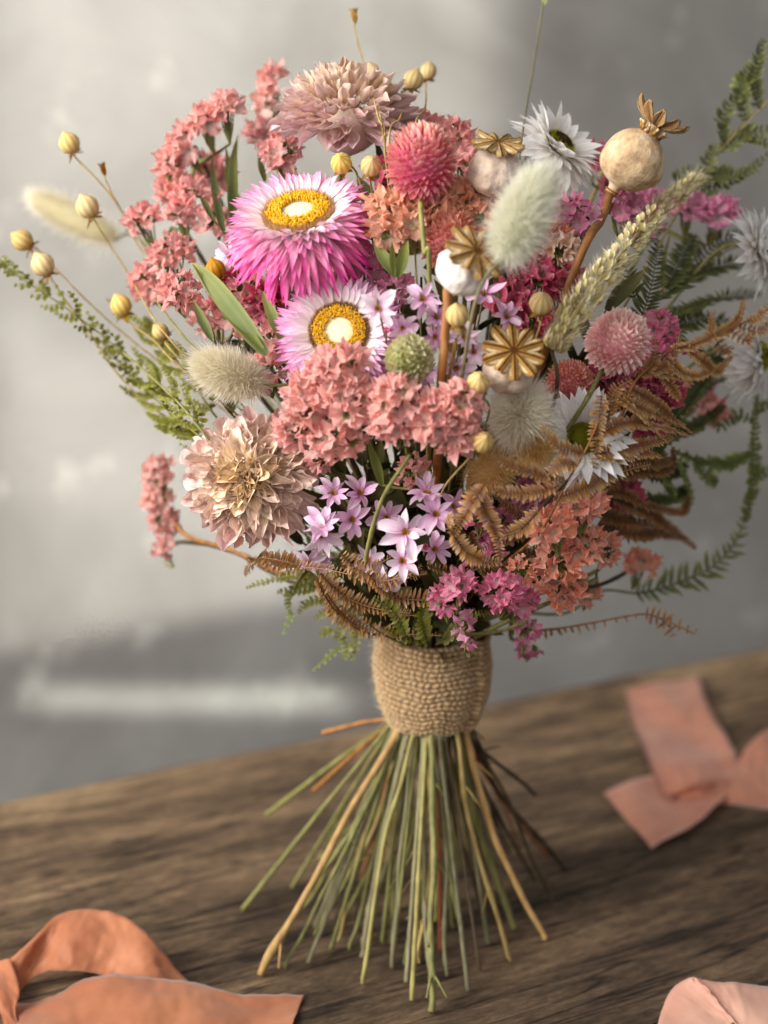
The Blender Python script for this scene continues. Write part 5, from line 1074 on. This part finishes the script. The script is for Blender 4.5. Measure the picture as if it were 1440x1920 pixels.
fern('dark green fern leaves tucked into the rim of the jute band', [(770, 1210), (720, 1190), (690, 1170)], [[(800, 1205), (760, 1195), (720, 1180)], [(830, 1200), (860, 1180), (900, 1150)], [(760, 1190), (740, 1150), (700, 1120)], [(800, 1200), (790, 1160), (800, 1120)]],
     'fern_green', 26, 12, -0.03, 0.5, lw=0.4, group=GB, sm='st_green')

# leafy stems deep inside, dark filler added so the gaps go dark
def leafy(px, py, dy, n=9, seed=0, L0=95):
    rs = random.Random(seed); c = Q(px, py, dy); base = AX + V((rs.uniform(-1, 1) * 0.014, rs.uniform(-1, 1) * 0.014, ZB + 0.02))
    root = thing('filler_leafy_stem', 'dull brownish green leafy stem added to darken the gaps between the flower heads', 'leafy stem', base, 'leafy stems deep inside the bouquet')
    pts = catmull([base, V((base.x + (c.x - base.x) * 0.1, base.y + (c.y - base.y) * 0.1, ZT)), base.lerp(c, 0.6) + V((0, 0, 0.01)), c], 8); mb = MB(); tube(mb, pts, 0.0012, 0.0006); wpart('stem', mb, M['st_dark'], root)
    for i in range(n):
        k = int(len(pts) * (0.35 + 0.62 * i / n)); p = pts[k]; d = (pts[min(k + 1, len(pts) - 1)] - pts[k - 1]).normalized(); d = d + V((rs.uniform(-1, 1), rs.uniform(-1, 1), rs.uniform(-1, 1))) * 1.1
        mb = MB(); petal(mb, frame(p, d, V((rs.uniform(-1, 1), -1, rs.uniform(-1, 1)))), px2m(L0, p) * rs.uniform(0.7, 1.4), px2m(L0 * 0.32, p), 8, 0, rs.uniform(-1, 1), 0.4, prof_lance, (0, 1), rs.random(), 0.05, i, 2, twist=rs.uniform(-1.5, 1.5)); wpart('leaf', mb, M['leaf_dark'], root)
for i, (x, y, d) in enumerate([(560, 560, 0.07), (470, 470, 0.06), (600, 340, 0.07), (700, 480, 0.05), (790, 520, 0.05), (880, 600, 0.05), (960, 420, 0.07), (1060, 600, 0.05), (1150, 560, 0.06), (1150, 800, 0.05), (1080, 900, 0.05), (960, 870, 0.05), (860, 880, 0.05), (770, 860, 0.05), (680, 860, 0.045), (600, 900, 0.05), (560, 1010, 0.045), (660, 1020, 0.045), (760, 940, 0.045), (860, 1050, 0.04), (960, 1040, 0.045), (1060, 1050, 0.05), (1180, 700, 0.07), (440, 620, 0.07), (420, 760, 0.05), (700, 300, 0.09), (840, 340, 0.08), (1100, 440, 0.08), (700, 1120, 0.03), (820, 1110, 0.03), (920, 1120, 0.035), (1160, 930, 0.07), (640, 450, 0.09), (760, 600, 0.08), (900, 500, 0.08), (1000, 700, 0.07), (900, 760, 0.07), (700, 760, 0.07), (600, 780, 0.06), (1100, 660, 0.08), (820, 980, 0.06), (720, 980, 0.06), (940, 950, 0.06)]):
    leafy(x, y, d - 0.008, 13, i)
# two bigger leaves near the front
def blade(label, pts, wd, dy, mat='leaf'):
    p = [Q(x, y, dy) for x, y in pts]; root = thing('long_leaf', label, 'leaf', p[0], 'long narrow leaves'); mb = MB(); cp = catmull(p, 6); rows = []; W = px2m(wd, p[0])
    for i, q in enumerate(cp):
        t = i / (len(cp) - 1); d = (cp[min(i + 1, len(cp) - 1)] - cp[max(i - 1, 0)]).normalized(); s = d.cross(Fw + Up * 0.3 * sin(t * 3)).normalized(); w_ = W * prof_lance(t) * 0.5
        rows.append([mb.add(q + s * w_ * k - Fw * abs(k) * w_ * 0.5, (t, 0.5, 0.5 + k / 2)) for k in (-1, -0.5, 0, 0.5, 1)])
    mb.grid(rows); wpart('blade', mb, M[mat], root)
blade('long olive leaf slanting beside the far left rose statice', [(500, 665), (450, 600), (395, 530), (358, 492)], 40, -0.008)
blade('narrow olive leaf just below the deep pink strawflower', [(530, 640), (510, 590), (492, 545)], 22, 0.01)
blade('thin green leaf at the left of the dark gap under the salmon mounds', [(716, 910), (705, 870), (690, 830)], 18, -0.005)

# green statice stalk crossing in front, without flowers
def bare(label, pts, r, dy, mat='st_green', name='bare_stalk'):
    p = catmull([Q(x, y, dy) for x, y in pts], 8); root = thing(name, label, 'stalk', p[0], 'bare stalks between the flowers'); mb = MB(); tube(mb, p, r, r * 0.7, 7, wob=0.2); wpart('stem', mb, M[mat], root)
bare('green stalk slanting up through the dark gap in the middle', [(685, 1050), (700, 985), (722, 925), (770, 852)], 0.0013, -0.012)
bare('thin dark stalk beside the white poppy pod stalk', [(835, 745), (845, 690), (852, 640)], 0.0008, -0.004, 'st_brown')
bare('thick green stalk running right above the jute band', [(890, 1195), (960, 1160), (1040, 1125), (1120, 1085)], 0.0016, 0.0)
bare('green stalk just under the thicker one above the jute band', [(870, 1190), (930, 1185), (990, 1165)], 0.0012, -0.02)
# crossing twigs in the lit gap, at left
bare('dry twig curving beside the cream bunny tail', [(372, 660), (352, 640), (320, 600), (290, 560)], 0.0008, 0.0, 'st_olive')

# ------------------------------------------------------------------ ribbons
def ribbon_mat(name, a, b):
    m = bpy.data.materials.new(name); m.use_nodes = True; nt = m.node_tree; L = nt.links.new
    for n in list(nt.nodes): nt.nodes.remove(n)
    out = nn(nt, 'ShaderNodeOutputMaterial'); pb = nn(nt, 'ShaderNodeBsdfPrincipled'); pb.inputs['Roughness'].default_value = 0.6; pb.inputs['Sheen Weight'].default_value = 0.3
    tc = nn(nt, 'ShaderNodeTexCoord'); no = nn(nt, 'ShaderNodeTexNoise'); no.inputs['Scale'].default_value = 30; no.inputs['Detail'].default_value = 5; L(tc.outputs['Object'], no.inputs['Vector'])
    r = nn(nt, 'ShaderNodeValToRGB'); r.color_ramp.elements[0].position = 0.3; r.color_ramp.elements[1].position = 0.7; r.color_ramp.elements[0].color = hx(a); r.color_ramp.elements[1].color = hx(b); L(no.outputs[0], r.inputs[0]); L(r.outputs[0], pb.inputs['Base Color'])
    n2 = nn(nt, 'ShaderNodeTexNoise'); n2.inputs['Scale'].default_value = 700; L(tc.outputs['Object'], n2.inputs['Vector']); bp = nn(nt, 'ShaderNodeBump'); bp.inputs['Strength'].default_value = 0.3; bp.inputs['Distance'].default_value = 0.0003; L(n2.outputs[0], bp.inputs['Height']); L(bp.outputs[0], pb.inputs['Normal'])
    tr = nn(nt, 'ShaderNodeBsdfTranslucent'); L(r.outputs[0], tr.inputs[0]); ms = nn(nt, 'ShaderNodeMixShader'); ms.inputs[0].default_value = 0.42; L(pb.outputs[0], ms.inputs[1]); L(tr.outputs[0], ms.inputs[2]); L(ms.outputs[0], out.inputs[0])
    return m
RM1 = ribbon_mat('silk_apricot', 'b86f48', 'd28c62'); RM2 = ribbon_mat('silk_peach', 'd08a6e', 'e0a284'); RM3 = ribbon_mat('silk_pale_peach', 'dca690', 'ecc2ac')
def ribbon(root, a, b, mat, amp=0.0012, seed=0, nm='ribbon_length', n=10):
    """a, b: the two edges as (px, py, height above the table in m)"""
    A = catmull([G(x, y, z) for x, y, z in a], 14); B = catmull([G(x, y, z) for x, y, z in b], 14); mb = MB(); R1 = []; R2 = []; m = len(A)
    for i in range(m):
        e = B[i] - A[i]; d = (A[min(i + 1, m - 1)] - A[max(i - 1, 0)]); nr = e.cross(d)
        nr = nr.normalized() if nr.length > 1e-9 else V((0, 0, 1))
        r1 = []; r2 = []
        for j in range(n + 1):
            t = j / n; p = A[i].lerp(B[i], t)
            wv = noise.noise(V((i * 0.045 + seed, t * 1.6, seed))) * amp * 2.2 + (0.5 - abs(noise.noise(V((i * 0.09 + t * 1.5 + seed, t * 4.0 - i * 0.05, seed + 9))))) * amp * 0.9 + noise.noise(V((i * 0.4, t * 14, seed))) * amp * 0.22
            p = p + nr * wv
            p.z = max(p.z, 0.0009 + 0.0003 * (seed % 3))
            r1.append(mb.add(p)); r2.append(mb.add(p - nr * 0.0002))
        R1.append(r1); R2.append(r2)
    mb.grid(R1); mb.grid(R2)
    for i in range(m - 1):
        for j in (0, n): mb.f.append((R1[i][j], R1[i + 1][j], R2[i + 1][j], R2[i][j]))
    for j in range(n):
        for i in (0, m - 1): mb.f.append((R1[i][j], R1[i][j + 1], R2[i][j + 1], R2[i][j]))
    wpart(nm, mb, mat, root)
    fm_ = MB()
    for q in range(60):
        rr, k = random.choice(((A, B), (A, B), (B, A))), random.choice((0, m - 1)); t = random.random()
        p = A[k].lerp(B[k], t) if q % 2 else rr[0][random.randrange(m)]; hair(fm_, p, V((random.uniform(-1, 1), random.uniform(-1, 1), random.uniform(0, 0.5))), random.uniform(0.0008, 0.0025), 0.00012)
    wpart('frayed_threads', fm_, mat, root)
r1 = thing('silk_ribbon', 'looped apricot silk ribbon lying at the bottom left of the table', 'ribbon', G(200, 1890, 0), 'lengths of silk ribbon on the table')
ribbon(r1, [(-70, 1875, 0.004), (-20, 1830, 0.010), (50, 1775, 0.020), (110, 1718, 0.030), (170, 1706, 0.032), (230, 1720, 0.030), (290, 1770, 0.020), (340, 1822, 0.008), (375, 1862, 0.002)],
       [(-70, 1960, 0.001), (-10, 1900, 0.003), (40, 1850, 0.006), (75, 1822, 0.010), (120, 1822, 0.012), (180, 1820, 0.012), (205, 1850, 0.008), (240, 1880, 0.003), (290, 1900, 0.001)], RM1, 0.0030, 2, n=16)
ribbon(r1, [(30, 1885, 0.001), (100, 1858, 0.007), (180, 1838, 0.012), (280, 1835, 0.012), (370, 1846, 0.009), (460, 1866, 0.004), (570, 1868, 0.001)], [(-20, 2010, 0.001), (60, 2010, 0.003), (160, 2010, 0.004), (260, 2000, 0.004), (360, 1985, 0.003), (460, 1965, 0.001), (545, 1935, 0.001)], RM1, 0.0028, 5, n=16)
ribbon(r1, [(-40, 1800, 0.012), (-20, 1850, 0.012), (0, 1900, 0.006), (10, 1960, 0.001)], [(20, 1800, 0.018), (35, 1850, 0.014), (30, 1900, 0.006), (60, 1960, 0.001)], RM1, 0.002, 8, nm='ribbon_fold')
r2 = thing('silk_ribbon', 'coral peach silk ribbon crossing itself at the right side of the table', 'ribbon', G(1330, 1460, 0), 'lengths of silk ribbon on the table')
ribbon(r2, [(1172, 1292, 0.004), (1180, 1340, 0.002), (1200, 1390, 0.004), (1220, 1440, 0.010), (1245, 1487, 0.010)], [(1310, 1268, 0.006), (1325, 1320, 0.006), (1350, 1362, 0.008), (1378, 1405, 0.012), (1405, 1450, 0.010)], RM2, 0.0035, 3, n=16)
ribbon(r2, [(1132, 1490, 0.002), (1180, 1470, 0.001), (1230, 1450, 0.001), (1290, 1430, 0.001)], [(1222, 1593, 0.001), (1262, 1572, 0.002), (1310, 1545, 0.003), (1370, 1492, 0.002)], RM2, 0.0020, 4, nm='ribbon_tail', n=14)
ribbon(r2, [(1235, 1478, 0.010), (1300, 1470, 0.013), (1370, 1440, 0.012), (1400, 1400, 0.018), (1440, 1375, 0.022), (1500, 1370, 0.02)], [(1260, 1490, 0.004), (1320, 1500, 0.004), (1370, 1508, 0.002), (1420, 1515, 0.002), (1460, 1520, 0.002), (1510, 1530, 0.002)], RM2, 0.0025, 6, nm='ribbon_loop', n=14)
r3 = thing('silk_ribbon', 'pale peach silk ribbon curled at the bottom right corner', 'ribbon', G(1330, 1900, 0), 'lengths of silk ribbon on the table')
ribbon(r3, [(1225, 1960, 0.001), (1240, 1895, 0.006), (1265, 1850, 0.014), (1300, 1832, 0.020), (1325, 1850, 0.018)], [(1340, 2010, 0.001), (1355, 1960, 0.002), (1365, 1930, 0.004), (1380, 1915, 0.006), (1390, 1920, 0.006)], RM3, 0.0015, 1, n=12)
ribbon(r3, [(1296, 1833, 0.020), (1340, 1838, 0.018), (1400, 1846, 0.015), (1480, 1852, 0.012)], [(1340, 1900, 0.004), (1370, 1930, 0.002), (1420, 1960, 0.001), (1500, 1980, 0.001)], RM3, 0.002, 7, nm='ribbon_fold', n=12)
# remaining cut stem ends without a flower head in view
for i in list(free):
    fx, fy, yy, rm, fm = FEET[i]; fp = G(fx, fy, 0.0015) if yy is None else P(fx, fy, yy)
    d = V((fp.x - AX.x, fp.y, 0)); d = d.normalized(); nb = AX + d * 0.02 + V((0, 0, ZB + 0.003)); tp = AX - d * 0.012 + V((0, 0, ZT + 0.02))
    root = thing('cut_stem', 'plain cut stem under the jute band whose flower head is out of sight', 'stem', fp, 'cut stems without a flower in view')
    stem_part(root, [tp, AX + d * 0.012 + V((0, 0, ZB + 0.03)), nb, nb.lerp(fp, 0.5), fp], 0.001, rm / 1000, fm)
